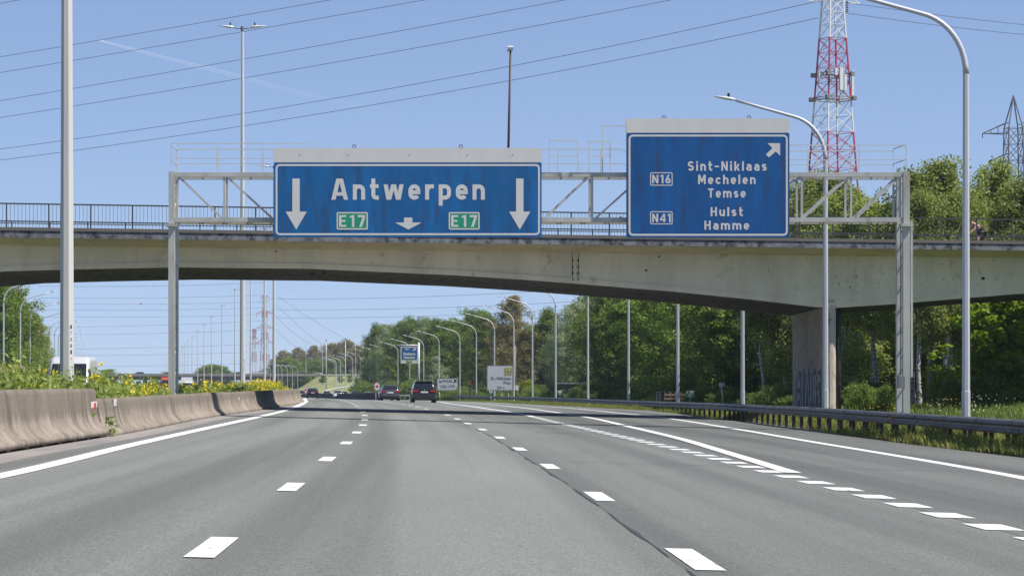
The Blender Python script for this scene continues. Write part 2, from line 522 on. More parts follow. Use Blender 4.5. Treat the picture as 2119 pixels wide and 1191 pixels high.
# birch bark: white with black bands
def birch_bark():
    m, nt, b, out = _new("birch_bark")
    n = _noise(nt, 3.0, 5, .7, (1, 1, 5))
    c = _ramp(nt, n, [(.42, (.05, .045, .04)), (.5, (.42, .40, .37)), (.8, (.55, .53, .50))])
    nt.links.new(c, b.inputs["Base Color"]); b.inputs["Roughness"].default_value = .8
    return m
M['birch'] = birch_bark()

def mesh_quads(name, V, mats, parent=None, mat_idx=None):
    """V: (N,4,3) quads -> one mesh object"""
    n = len(V)
    me = bpy.data.meshes.new(name)
    me.vertices.add(n*4); me.loops.add(n*4); me.polygons.add(n)
    me.vertices.foreach_set("co", np.ascontiguousarray(V, dtype=np.float32).ravel())
    me.loops.foreach_set("vertex_index", np.arange(n*4, dtype=np.int32))
    me.polygons.foreach_set("loop_start", np.arange(0, n*4, 4, dtype=np.int32))
    me.polygons.foreach_set("loop_total", np.full(n, 4, dtype=np.int32))
    for m in (mats if isinstance(mats, (list, tuple)) else [mats]): me.materials.append(m)
    if mat_idx is not None: me.polygons.foreach_set("material_index", np.asarray(mat_idx, dtype=np.int32))
    me.update(calc_edges=True)
    o = bpy.data.objects.new(name, me); COL.objects.link(o)
    if parent is not None: o.parent = parent
    return o

def rand_unit(n):
    v = RNG.normal(size=(n, 3)); return v / np.linalg.norm(v, axis=1, keepdims=True)

def leaf_quads(C, size, aspect=.55, droop=0.0, nbias=None, nb=.5):
    """diamond leaves around centres C"""
    n = len(C)
    u = rand_unit(n)
    if droop: u[:, 2] -= droop; u /= np.linalg.norm(u, axis=1, keepdims=True)
    nn = rand_unit(n)
    if nbias is not None:
        nn = nn*(1-nb) + nbias*nb
    v = np.cross(u, nn); v /= (np.linalg.norm(v, axis=1, keepdims=True) + 1e-9)
    s = (size * RNG.uniform(.6, 1.35, n))[:, None]
    a = u*s; b = v*s*aspect
    return np.stack([C + a, C + b, C - a, C - b], axis=1)

# ================================================================== SETTING: ground, roads, markings
YS = [-40, -20, 0] + [6 + 4*i for i in range(100)] + [410 + 20*i for i in range(40)] + [1250, 1450, 1800, 2400, 3500, 6000]

# edges measured along the photographed road
edge_r, _, er_end = line_from_px([(2300, 972), (2119, 947), (1885, 919), (1720, 895), (1560, 873), (1467, 864.6), (1280, 846), (1165, 839.5), (1061, 834), (990, 831)])
far_bx = pchip([348, 430, 520, 620, 700], [W(781, 0, 348).x, W(735, 0, 430).x, W(690, 0, 520).x, W(640, 0, 620).x, W(602, 0, 700).x])
def road_right(y):
    if y <= 30: return edge_r(30) - (30 - y) * .03
    if y < er_end: return edge_r(y)
    return lamp_x(min(y, 870)) - (lamp_x(er_end) - edge_r(er_end)) + (curve(y) - curve(870) if y > 870 else 0)
toe_pts = [(-130, 965), (0, 940), (228, 903), (445, 862), (545, 847), (600, 838)]
toe_f, _, toe_end = line_from_px(toe_pts)
def toe(y):
    if y < 30: return toe_f(30)
    if y < toe_end: return toe_f(y)
    return min(toe_f(toe_end), toe_f(toe_end) + (curve(y) - curve(toe_end))*min(1, (y-toe_end)/60))
def sheet(name, left, right, ys, nx, mat, up, label=None):
    mb = MB(); rows = []
    for y in ys:
        l, r = left(y), right(y)
        rows.append([(l + (r-l)*k/nx, y, G(l + (r-l)*k/nx, y) + up) for k in range(nx+1)])
    vs = [v for r in rows for v in r]; n = nx+1
    fs = [(j*n+i, j*n+i+1, (j+1)*n+i+1, (j+1)*n+i) for j in range(len(rows)-1) for i in range(nx)]
    mb.add(vs, fs, 0, True)
    o = mb.build(name, mat)
    uv = o.data.uv_layers.new(name="along")
    for l in o.data.loops:
        co = o.data.vertices[l.vertex_index].co
        uv.data[l.index].uv = (co.x - curve(co.y), co.y)
    return tag(o, kind='structure')

# ground: one sheet to the horizon
XO = [-4000, -2000, -900, -400, -220, -130, -90, -60, -44, -34, -28, -22, -16, -12, -9.5, -8, -4, 0, 4, 8, 11, 13, 14, 16, 18, 21, 25, 31, 40, 55, 80, 130, 220, 400, 900, 2000, 4000]
mb = MB()
vs = []
for y in YS:
    for xo in XO:
        x = curve(y) + xo
        z = G(x, y) - .07
        if xo in (-9.5, -12): z += .32          # raised earth of the median
        vs.append((x, y, z))
n = len(XO)
mb.add(vs, [(j*n+i, j*n+i+1, (j+1)*n+i+1, (j+1)*n+i) for j in range(len(YS)-1) for i in range(n-1)], 0, True)
tag(mb.build("ground", M['meadow'], fix=False), kind='structure')

RY = [y for y in YS if y <= 1250]
sheet("road", lambda y: toe(y) - .25, road_right, RY, 16, M['asphalt'], 0.0)
sheet("shoulder", lambda y: toe(y) - .2, lambda y: toe(y) + .62, [y for y in RY if y < 150], 3, M['shoulder'], .004)
sheet("oncoming_road", lambda y: curve(y) - 29, lambda y: curve(y) - 13.2, RY, 8, M['asphalt'], 0.0)

# painted lines
def ribbon(name, f, y0, y1, width, up=.009, step=3.0, mat=None, mb=None, wob=False):
    own = mb is None
    mb = mb or MB()
    n = max(1, int((y1 - y0)/step)); L = []
    for i in range(n+1):
        y = y0 + (y1-y0)*i/n; x = f(y)
        wd = width*(1 if not wob else max(.15, 1 + 1.0*math.sin(y*.83) + .7*math.sin(y*2.1 + .5)))
        L.append((x - wd/2, x + wd/2, y))
    vs = []
    for a, b, y in L: vs += [(a, y, G(a, y)+up), (b, y, G(b, y)+up)]
    mb.add(vs, [(2*i, 2*i+1, 2*i+3, 2*i+2) for i in range(n)])
    if own: return tag(mb.build(name, mat or M['marking']), kind='structure')

LW = .30
fl, a, b = line_from_px([(-160, 1008), (0, 985.5), (270, 921), (550, 859), (605, 844), (627, 834), (633, 829.5)], far=560)
ribbon("edge_line", fl, 12, 560, LW)
LEFT_LINE = fl
f1, a1, b1 = line_from_px([(440, 1132), (605, 1006), (677, 950), (715, 918), (736, 897), (749, 882), (755, 868), (755, 860), (735, 838), (712, 829)], far=560)
f2, a2, b2 = line_from_px([(1435, 1157), (1230, 1021), (1131, 961), (1070, 926), (1030, 903), (997, 888), (968, 876), (945, 866), (925, 858), (870, 843)], far=560)
for nm, f, px0, px1, k in (("lane_dash", f1, (440, 1132), (755, 868), 6), ("lane_dash", f2, (1435, 1157), (968, 876), 6)):
    ya, yb = ground_hit(*px0).y, ground_hit(*px1).y
    S = (yb - ya)/k
    mb = MB()
    for i in range(0, 38):
        yc = ya + S*i
        ribbon(nm, f, yc - 1.27, yc + 1.27, .225, mb=mb, step=2.6)
    tag(mb.build(nm + "es", M['marking']), kind='structure')
LANE1, LANE2 = f1, f2
# short exit blocks, then the solid line that follows them
f3, a3, b3 = line_from_px([(2230, 1137), (2055, 1091), (1805, 1027), (1590, 975), (1450, 940), (1330, 913), (1240, 893), (1140, 871), (1100, 861), (1060, 853), (1000, 844), (930, 834.5), (905, 831)], far=520)
yb0 = ground_hit(2055, 1091).y; yb1 = ground_hit(1590, 975).y
S = (yb1 - yb0)/7.05
mb = MB(); yend = ground_hit(1105, 862).y
y = yb0 - 2*S
while y < yend:
    ribbon("b", f3, y - S*.24, y + S*.24, .40, mb=mb, step=2); y += S
tag(mb.build("exit_blocks", M['marking']), kind='structure')
ribbon("exit_divider_line", f3, yend + .5, 520, .30)
f4, a4, b4 = line_from_px([(1640, 979), (1500, 935.5), (1400, 906), (1290, 880), (1240, 868), (1150, 853), (1070, 842.5), (1010, 836.5)], far=400)
ribbon("exit_edge_line", f4, a4, 330, .30, up=.016)
f5, a5, b5 = line_from_px([(2300, 1034), (2119, 989), (1887, 948), (1680, 913.7), (1525, 887.5), (1409, 869), (1363, 862.6), (1280, 854), (1175, 844), (1060, 836)], far=400)
ribbon("verge_line", f5, 12, 300, .30)
# lengthwise joint and cross joints in the asphalt
def joint_f(y): return f2(y) - .17 + .006*math.sin(y*.9) + .004*math.sin(y*2.3+1)
ribbon("road_joint", joint_f, 12, 100, .022, up=.005, step=.4, mat=M['sealant'], wob=True)
mb = MB()
for yj, l, r in ((46.5, 2.0, 11.5), (62, 5.8, 11.0), (75, 2.8, 9), (88, 6, 12)):
    P = [(l + (r-l)*k/12, yj + .12*math.sin(k*1.3) + .05*k) for k in range(13)]
    vs = []
    for x, yy in P: vs += [(x, yy-.03, G(x, yy)+.005), (x, yy+.03, G(x, yy)+.005)]
    mb.add(vs, [(2*i, 2*i+2, 2*i+3, 2*i+1) for i in range(12)])
tag(mb.build("cross_joints", M['sealant']), kind='structure')
# newer surface right of the lengthwise joint, and the oil-darkened band beside the exit blocks
sheet("right_lane_surface", lambda y: joint_f(y) + .02, lambda y: f3(y) - .05, [12 + 3*i for i in range(42)], 8, asphalt("asphalt_right_lane", (.152, .158, .146)), .002)
# darker surface of the exit lane
sheet("exit_lane_surface", lambda y: f3(y) - .04, road_right, [12 + 3*i for i in range(50)], 6, M['asphalt_dark'], .0035)

# ================================================================== BRIDGE
DB0, SKEW, WB = 114.3, .25, 12.8
def bd(px): return DB0 / (1 - SKEW*(px - VX)/FPX)           # distance of the deck front along the picture
def bpt(px, py, off=0.0):
    d = bd(px); p = W(px, py, d); p.y += off; return p
bridge = thing("road_bridge", "cream stained concrete bridge carrying a road with dark railings across the motorway", "bridge")
PX = [-900, -600, -300, 0, 150, 360, 640, 930, 1080, 1200, 1400, 1560, 1700, 1735, 1860, 2119, 2400, 2800, 3400]
web_f = pchip([-900, -300, 0, 150, 360, 640, 930, 1080, 1200, 1400, 1560, 1700, 1735, 1860, 2119, 2500, 3400],
              [640, 585, 561, 557, 553, 556, 568.7, 578, 587, 603, 619, 635, 637, 629, 608, 592, 590])
can_f = pchip([-900, 0, 1200, 1640, 2119, 3400], [503, 507, 518, 524.5, 531, 545])
def level(py0, px0):                                        # height of a point read at px0,py0 (deck is level)
    return W(px0, py0, bd(px0)).z
Z_KERB = level(469.5, 0); Z_LIP0 = level(476.5, 0); Z_LIP1 = level(491, 0)
Z_CAN = W(507, 0, bd(0) + 1.5).z
Z_CAN = CAMH + (VY - 507)/FPX*(bd(0) + 1.5)
OV = 1.75                                                    # cantilever reach
def front(px, z, off):
    d = bd(px); x = (px - VX)/FPX*d
    return Vector((x, d + off, z))
def web_z(px):
    d = bd(px) + 1.62
    return CAMH + (VY - web_f(px))/FPX*d
def strip(name, prof, mat, parent=bridge):
    """prof(px) -> list of points (closed section), lofted along the deck"""
    mb = MB(); mb.loft([prof(p) for p in PX], 0, False)
    return mb.build(name, mat, parent)
strip("kerb_stones", lambda p: [front(p, Z_KERB, -.04), front(p, Z_KERB, .42), front(p, Z_LIP0, .42), front(p, Z_LIP0, -.04)], M['kerb'])
strip("deck_edge", lambda p: [front(p, Z_LIP0-.002, 0), front(p, Z_LIP0-.002, WB), front(p, Z_LIP1, WB), front(p, Z_LIP1, 0)], M['lip'])
strip("cantilever_slab", lambda p: [front(p, Z_LIP1-.002, .06), front(p, Z_LIP1-.002, WB-.06), front(p, Z_CAN, WB-.3), front(p, Z_CAN, 1.5)], M['cantilever'])
def girder_prof(p):
    zb = web_z(p)
    return [front(p, Z_CAN-.002, 1.62), front(p, zb+.22, 1.66), front(p, zb+.22, 1.60), front(p, zb, 1.62),
            front(p, zb-.10, WB-.3), front(p, Z_CAN-.002, WB-.4)]
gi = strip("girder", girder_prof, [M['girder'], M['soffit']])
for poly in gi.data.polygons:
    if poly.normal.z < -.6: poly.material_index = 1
strip("far_kerb_stones", lambda p: [front(p, Z_KERB, WB-.4), front(p, Z_KERB, WB+.04), front(p, Z_LIP0, WB+.04), front(p, Z_LIP0, WB-.4)], M['kerb'])
# vertical joint with holes in the girder, drain stains
mb = MB()
xa, xb = 1188, 1202
for pxa, pxb in ((1188, 1189.2), (1201, 1202.2)):
    mb.add([front(pxa, Z_CAN-.02, 1.60), front(pxb, Z_CAN-.02, 1.60), front(pxb, web_z(pxb)+.26, 1.64), front(pxa, web_z(pxa)+.26, 1.64)], [(0, 1, 2, 3)])
for px in (1189.5, 1200.5):
    for k in range(5):
        c = front(px, Z_CAN-.35-k*.28, 1.61); mb.ell(c, (.035, .03, .05), 0, 8, 5)
for px, dz, r in ((1370, -.15, .06), (1343, -.75, .06), (566, -.12, .05), (643, -1.05, .11), (668, -1.0, .09), (118, -1.0, .05), (2050, -.95, .09), (2010, -.9, .05), (1525, -.65, .03), (1600, -.7, .03), (735, -.85, .03), (900, -.9, .03)):
    mb.ell(front(px, Z_CAN + dz, 1.63), (r, .02, r*.8), 0, 8, 5)
mb.build("girder_joint", M['plastic'], bridge)
# railings, near and far
def railing(off, name, pitch_px=87.4, start=12):
    d0 = bd(0)
    step = pitch_px/FPX*d0                       # metres between posts
    root = MB(); A = front(-900, 0, off); B = front(3400, 0, off)
    L = (B - A).length; dirn = (B - A).normalized()
    h = .97
    base = Z_KERB
    rot = Matrix.Rotation(math.atan2(dirn.y, dirn.x), 3, 'Z')
    mid = (A + B)/2
    root.box((mid.x, mid.y, base + h), (L, .07, .055), 0, rot)
    root.box((mid.x, mid.y, base + .17), (L, .035, .035), 0, rot)
    Npost = int(L/step)
    s0 = (front(start, 0, off) - A).length % step
    bal = []
    for i in range(Npost+1):
        s = s0 + i*step
        for k in range(1, 11):
            q = A + dirn*(s + step*k/11)
            root.bar((q.x, q.y, base + .17), (q.x, q.y, base + h - .03), .0095, 4)
    r = root.build(name, M['rail_dark'], bridge)
    xs = []
    for i in range(Npost+1):
        q = A + dirn*(s0 + i*step)
        pxq = VX + FPX*q.x/q.y
        if -60 < pxq < 2180: xs.append(q)
    mbp = MB(); mbp.box((0, 0, (h-.03)/2), (.055, .045, h-.03))
    proto = None
    for q in xs:
        if proto is None:
            proto = mbp.build("railing_post", M['rail_dark'], r); o = proto
        else:
            o = proto.copy(); COL.objects.link(o); o.parent = r
        o.location = (q.x, q.y, base)
        o.rotation_euler = (0, 0, math.atan2(dirn.y, dirn.x))
railing(.18, "railing")
railing(WB - .18, "railing", start=14)
# wall pier standing between the exit and the wood, graffiti on its road side
pd = bd(1703) + 1.75
px_x = (1703 - VX)/FPX*pd
pier_len, pier_w = 10.0, .62
zt = web_z(1690) - .02
mb = MB()
sec = []
for z in (-1.5, zt + .35):
    ring = []
    for k in range(7):
        a = math.pi + math.pi*k/6
        ring.append((px_x + pier_w/2 + math.cos(a)*pier_w/2, pd + .3 + math.sin(a)*.3, z))
    ring += [(px_x + pier_w, pd + pier_len, z), (px_x, pd + pier_len, z)]
    sec.append(ring)
mb.loft(sec, 0, False)
pier = mb.build("pier", M['pier'], bridge)
# graffiti: dark cloud with pale bubble strokes, painted film on the wall
mb = MB()
gx = px_x - .012
gz0 = G(px_x, pd) + .25
y0, y1 = pd + .6, pd + 8.8
N = 60; top = []
for i in range(N+1):
    yy = y0 + (y1-y0)*i/N
    t = i/N
    zz = gz0 + 1.95 + .16*math.sin(t*31) + .10*math.sin(t*57+1) - .5*max(0, t-.85)*4
    top.append((yy, zz))
vs = []
for yy, zz in top: vs += [(gx, yy, gz0), (gx, yy, zz)]
mb.add(vs, [(2*i, 2*i+2, 2*i+3, 2*i+1) for i in range(N)])
def stroke(pts, wd):
    P = [Vector((gx-.004, y0 + (y1-y0)*(1-a), gz0 + .1 + b*1.75)) for a, b in pts]
    for p, q in zip(P, P[1:]):
        d = (q-p).normalized(); nrm = Vector((0, -d.z, d.y))*wd
        mb.add([p-nrm-d*wd*.4, q-nrm+d*wd*.4, q+nrm+d*wd*.4, p+nrm-d*wd*.4], [(0, 1, 2, 3)], 1)
for pts in ([(.05, .05), (.08, .6), (.14, .95), (.19, .6), (.22, .05)], [(.08, .4), (.2, .42)], [(.28, .95), (.27, .1), (.34, .08)], [(.40, .08), (.44, .8), (.5, .95), (.54, .5), (.55, .08)],
            [(.63, .95), (.62, .15), (.68, .05), (.72, .2), (.73, .95)], [(.80, .95), (.79, .1)], [(.96, .88), (.88, .93), (.87, .6), (.95, .48), (.94, .12), (.86, .08)]):
    stroke(pts, .16)
mb.build("graffiti", [pm("graffiti_dark_paint", (.045, .045, .06), .7, 0, .35, 2), pm("graffiti_pale_paint", (.42, .42, .43), .7, 0, .3, 3)], pier, fix=False)
# drain pipe behind the pier nose
mb = MB(); mb.bar((px_x + pier_w + .14, pd + .5, -.6), (px_x + pier_w + .14, pd + .5, zt + .1), .11, 10, smooth=True)
for z in (1.2, 3.0): mb.bar((px_x + pier_w + .14, pd + .5, z), (px_x + pier_w + .14, pd + .5, z+.09), .14, 10)
mb.build("drain_pipe", M['plastic'], bridge)

# ================================================================== CONCRETE BARRIERS IN THE MEDIAN
def barrier(name, ya, yb, h, label, prof_k=1.0, lift=0.0, xf=toe, step=2.0, round_end=False, seams=0, face=1, mat=None):
    def ring(y, k=1.0):
        x0 = xf(y)
        z = G(x0, y) + lift
        P = [(0, -.02), (.0, .08), (.10, .14), (.20, .27), (.235, .42), (.28, h-.10), (.31, h-.02), (.36, h), (.46, h), (.51, h-.02), (.54, h-.10), (.58, .42), (.64, .27), (.74, .14), (.84, .08), (.84, -.02)]
        return [Vector((x0 - face*a*k, y, z + b)) for a, b in P]
    n = max(2, int((yb-ya)/step)); mb = MB()
    rings = [ring(ya + (yb-ya)*i/n) for i in range(n+1)]
    if round_end:
        last = rings[-1]; c = Vector((sum(p.x for p in last)/len(last), 0, 0))
        for s, dy in ((.93, .10), (.78, .17), (.55, .20)):
            z0 = min(p.z for p in last)
            rings.append([Vector((c.x + (p.x-c.x)*s, p.y + dy, z0 + (p.z-z0)*(s*.35+.65))) for p in last])
    mb.loft(rings, 0, True)
    o = mb.build(name, mat or M['barrier'])
    sp = None
    return tag(o, label, "barrier")
yA = ground_hit(228, 903).y
b1 = barrier("precast_barrier", 12, yA - .25, .95, "tall rounded concrete barrier nearest on the left with a gap under its foot", lift=.07, round_end=True)
b2 = barrier("concrete_barrier", yA + .1, 260, .80, "lower weathered concrete barrier continuing past the rounded end towards the bridge shadow", seams=1)
mb = MB(); mb.box((0, 0, .02), (.8, .45, .12)); blk = None
for k in range(22):
    y = 14 + k*2.0
    if y > yA - 1: break
    if blk is None: blk = mb.build("bearing_block", M['plastic'], b1); o = blk
    else: o = blk.copy(); COL.objects.link(o); o.parent = b1
    o.location = (toe(y) - .45, y, G(toe(y), y))
def reflector(parent, px, py, hh, wd, hgt, two):
    # plate fixed on the barrier face
    p = ground_hit(px, py)
    y = p.y
    for _ in range(30):
        x = toe(y) - .29
        y = FPX*x/(px - VX)
    z = CAMH + (VY - hh)/FPX*y
    mb = MB(); mb.box((x + .03, y, z), (.02, wd, hgt), 0)
    mb.box((x + .045, y + .1*wd, z), (.01, wd*.3, hgt*.7), 1)
    mb.build("reflector", [M['white'], M['red'] if two else M['lampglass']], parent)
reflector(b1, 191, 905, 840, 1.0, .20, True)
for px, py, hh in ((235, 902, 832), (492, 855, 825), (565, 844, 823)): reflector(b2, px, py, hh, .45, .16, False)
# barrier of the diverging carriageway beyond the bridge, shade of its near face put into a near-black base colour
barrier("concrete_barrier", 348, 705, 1.02, "dark shaded concrete barrier curving left behind the cars beyond the bridge", xf=lambda y: far_bx(y) + .4, face=1, step=6, mat=pm("shade_darkened_barrier_concrete", (.02, .019, .019), .95, 0, .25, 1))

# ================================================================== GUARDRAIL ON THE RIGHT
gr = thing("guardrail", "long dark weathered steel guardrail on short posts along the right verge", "guardrail")
def rail_profile(y, s):
    x = rail_f(y); z = G(x, y) + .78
    # closed box-like rail with a rounded light top and a groove
    P = [(-.16, -.33), (-.19, -.27), (-.13, -.20), (-.13, -.16), (-.19, -.10), (-.17, -.03), (-.10, 0), (.10, 0), (.17, -.03), (.19, -.10), (.13, -.16), (.13, -.2), (.19, -.27), (.16, -.33)]
    return [Vector((x + a, y, z + b)) for a, b in P]
mb = MB(); ys = [20 + 2*i for i in range(int((rail_end - 20)/2))]
mb.loft([rail_profile(y, 1) for y in ys], 0, False)
for y in [22 + 4*i for i in range(int((rail_end-24)/4))]:       # splice plates
    r0 = rail_profile(y, 1); r1 = rail_profile(y+.32, 1)
    c0 = Vector((rail_f(y), y, 0))
    grow = lambda r, yy: [Vector((rail_f(yy) + (p.x-rail_f(yy))*1.05, p.y, p.z + .006)) for p in r]
    mb.loft([grow(r0, y), grow(r1, y+.32)], 0, False)
mb.build("rail", M['guard'], gr)
mbp = MB(); mbp.box((-.07, 0, .22), (.10, .055, .75)); mbp.box((-.02, 0, .5), (.2, .03, .1))
pr = None; k = 0
for i in range(96):
    y = 56 + i*1.25 if i < 84 else 161 + (i-84)*6
    if y > rail_end - 1: break
    x = rail_f(y) + (.0 if i % 2 else .12)
    if pr is None: pr = mbp.build("rail_post", M['post_rust'], gr); o = pr
    else: o = pr.copy(); COL.objects.link(o); o.parent = gr
    o.location = (x, y, G(x, y))
mb = MB(); yy = 77.5; mb.box((rail_f(yy) - .2, yy, G(rail_f(yy), yy) + .60), (.03, .08, .12)); mb.build("orange_reflector", M['orange'], gr)
# short rail piece beyond, behind the cars
gr2 = thing("guardrail", "short pale guardrail piece with a turned-down end beside the two cars", "guardrail")
P = [W(826, 818.2, 400), W(848, 818, 392), W(858, 820, 388), W(862, 825, 386)]
mb = MB(); mb.tube(P, .13, 6); mb.build("rail", M['steel'], gr2)
mb = MB()
for px in (828, 838, 848): 
    p = W(px, 818.5, 396); mb.bar(p, (p.x, p.y, G(p.x, p.y)-.1), .06)
mb.build("rail_posts", M['steel'], gr2)

# ================================================================== LETTERING
def _glyphs(text, offset=.022, space=1.0):
    cu = bpy.data.curves.new("lettering", 'FONT')
    cu.body = text; cu.size = 1.0; cu.offset = offset; cu.space_character = space
    cu.fill_mode = 'FRONT'; cu.resolution_u = 3
    o = bpy.data.objects.new("lettering", cu); COL.objects.link(o)
    dg = bpy.context.evaluated_depsgraph_get(); dg.update()
    me = bpy.data.meshes.new_from_object(o.evaluated_get(dg))
    V = np.array([v.co[:2] for v in me.vertices]); F = [tuple(p.vertices) for p in me.polygons]
    bpy.data.objects.remove(o); bpy.data.curves.remove(cu); bpy.data.meshes.remove(me)
    return V, F
_capH = None
def text_into(mb, text, x0, x1, zb, capH, y, mi=0, space=1.12, offset=.022, th=.006):
    """lettering between x0 and x1, baseline zb, capital height capH, in the plane y facing the camera"""
    global _capH
    if _capH is None:
        v, _ = _glyphs("H", 0); _capH = v[:, 1].max()
    V, F = _glyphs(text, offset, space)
    a, b = V[:, 0].min(), V[:, 0].max()
    X = x0 + (V[:, 0] - a)/(b - a)*(x1 - x0); Z = zb + V[:, 1]/(_capH + offset)*capH
    mb.add([(x, y, z) for x, z in zip(X, Z)], F, mi)
# road lettering drawn with strokes of one width; heights in capital heights
_T, _X = .19, .725
def _arc(cx, cy, rx, ry, a0, a1, n=10): return [(cx + rx*math.cos(math.radians(a0 + (a1-a0)*i/n)), cy + ry*math.sin(math.radians(a0 + (a1-a0)*i/n))) for i in range(n+1)]
def _bx(x0, x1, y0, y1): return ('p', [(x0, y0), (x1, y0), (x1, y1), (x0, y1)])
def _pa(x0, y0, x1, y1, w_=.205): return ('p', [(x0-w_/2, y0), (x0+w_/2, y0), (x1+w_/2, y1), (x1-w_/2, y1)])
def _st(pts): return ('s', pts)
def _s(w_, H): 
    rx, ry = (w_-_T)/2, (H-_T)/4; c = w_/2
    return _st(_arc(c, H-_T/2-ry, rx, ry, 25, 265) + _arc(c, _T/2+ry, rx, ry, 85, -155))
def _font():
    T, X, h = _T, _X, _T/2
    arch = lambda x: _st([(x+h, .40)] + _arc(x+.295, .43, .2, .2, 180, 0) + [(x+.495, 0)])
    F = {'A': (.80, [_pa(.10, 0, .345, 1), _pa(.70, 0, .455, 1), _bx(.2, .6, .19, .355)]),
     'E': (.56, [_bx(0, T, 0, 1), _bx(T, .56, 0, T*.9), _bx(T, .5, .42, .59), _bx(T, .56, 1-T*.9, 1)]),
     'H': (.66, [_bx(0, T, 0, 1), _bx(.66-T, .66, 0, 1), _bx(T, .66-T, .42, .59)]),
     'M': (.82, [_bx(0, T, 0, 1), _bx(.82-T, .82, 0, 1), _pa(.41, .22, .12, 1, .2), _pa(.41, .22, .70, 1, .2)]),
     'N': (.68, [_bx(0, T, 0, 1), _bx(.68-T, .68, 0, 1), _pa(.58, 0, .10, 1, .2)]),
     'S': (.64, [_s(.64, 1.0)]), 'T': (.62, [_bx(0, .62, 1-T*.95, 1), _bx(.31-h, .31+h, 0, 1-T*.95)]),
     'W': (1.0, [_pa(.24, 0, .09, 1), _pa(.27, 0, .46, 1, .19), _pa(.73, 0, .54, 1, .19), _pa(.76, 0, .91, 1)]),
     'a': (.575, [_st(_arc(.285, .46, .195, .17, 155, 0) + [(.48, 0)]), _st([(.40, .40)] + _arc(.27, .2475, .175, .1525, 90, 270) + [(.40, .095)])]),
     'c': (.55, [_st(_arc(.285, .43, .19, .2, 25, 180) + _arc(.285, .295, .19, .2, 180, 335))]),
     'e': (.57, [_st([(.19, .355), (.475, .355), (.475, .43)] + _arc(.285, .43, .19, .2, 0, 180) + _arc(.285, .295, .19, .2, 180, 325))]),
     'h': (.59, [_bx(0, T, 0, 1), arch(0)]), 'n': (.59, [_bx(0, T, 0, X), arch(0)]), 'm': (.95, [_bx(0, T, 0, X), arch(0), ('s', [(a+.36, b) for a, b in arch(0)[1]])]),
     'i': (T, [_bx(0, T, 0, X), _bx(0, T, .82, 1)]), 'l': (T, [_bx(0, T, 0, 1)]), 'k': (.57, [_bx(0, T, 0, 1), _pa(.24, .28, .46, X, .2), _pa(.47, 0, .27, .42, .2)]),
     'p': (.59, [_bx(0, T, -.28, X), _st([(.14, .63)] + _arc(.295, .43, .2, .2, 90, 0) + _arc(.295, .295, .2, .2, 0, -90) + [(.14, .095)])]),
     'r': (.42, [_bx(0, T, 0, X), _st([(h, .36)] + _arc(.30, .42, .2, .21, 180, 90) + [(.42, .63)])]),
     's': (.52, [_s(.52, X)]), 't': (.42, [_st([(.16, 1.0), (.16, .25)] + _arc(.31, .245, .15, .15, 180, 270) + [(.42, .095)]), _bx(0, .065, X-T*.9, X), _bx(.255, .41, X-T*.9, X)]),
     'u': (.59, [_bx(.59-T, .59, 0, X), _st([(.095, X), (.095, .295)] + _arc(.295, .295, .2, .2, 180, 360))]),
     'w': (.96, [_pa(.24, 0, .10, X, .2), _pa(.27, 0, .46, X, .19), _pa(.69, 0, .50, X, .19), _pa(.72, 0, .86, X, .2)]),
     '1': (.36, [_bx(.17, .36, 0, 1), ('p', [(0, .74), (.17, .82), (.17, 1), (0, .88)])]), '7': (.58, [_bx(0, .58, 1-T, 1), _pa(.22, 0, .47, 1-T, .215)]),
     '4': (.66, [_bx(.40, .58, 0, 1), _bx(.0, .40, .20, .37), _bx(.58, .66, .20, .37), ('p', [(0, .37), (.2, .37), (.40, .80), (.40, 1)])]),
     '6': (.60, [_st(_arc(.30, .31, .205, .215, 0, 360, 18)), _pa(.125, .38, .37, 1, .2)]),
     '\u2013': (.46, [_bx(0, .46, .37, .53)]), '-': (.3, [_bx(0, .3, .3, .46)])}
    return F
_FONT = _font()
def _ribbon(pts, w_):
    n = len(pts); L = []; Rr = []
    for i in range(n):
        d0 = Vector(pts[i]) - Vector(pts[i-1]) if i else None
        d1 = Vector(pts[i+1]) - Vector(pts[i]) if i < n-1 else None
        if d0 is not None and d0.length < 1e-6: d0 = None
        if d1 is not None and d1.length < 1e-6: d1 = None
        d0 = d0 or d1; d1 = d1 or d0
        d0 = d0.normalized(); d1 = d1.normalized(); m = (d0 + d1).normalized()
        k = min(1.5, 1/max(.3, m.dot(d0))); nn = Vector((-m.y, m.x))*w_/2*k
        L.append(Vector(pts[i]) + nn); Rr.append(Vector(pts[i]) - nn)
    return [[L[i], Rr[i], Rr[i+1], L[i+1]] for i in range(n-1)]
def road_text(mb, text, x0, x1, zb, capH, y, mi=0, gap=.23):
    adv = 0; pos = []
    for ch in text: pos.append(adv); adv += _FONT[ch][0] + gap
    kx = (x1-x0)/(adv-gap); c = 0
    for ch, p in zip(text, pos):
        for kind, pts in _FONT[ch][1]:
            c += 1; yy = y - .0006*(c % 4)
            for q in ([pts] if kind == 'p' else _ribbon(pts, _T)):
                mb.add([(x0 + (p + a)*kx, yy, zb + b*capH) for a, b in q], [(0, 1, 2, 3)], mi)
def rrect(x0, x1, z0, z1, r, n=5):
    P = []
    for cx, cz, a0 in ((x1-r, z1-r, 0), (x0+r, z1-r, 90), (x0+r, z0+r, 180), (x1-r, z0+r, 270)):
        for k in range(n+1):
            a = math.radians(a0 + 90*k/n); P.append((cx + r*math.cos(a), cz + r*math.sin(a)))
    return P
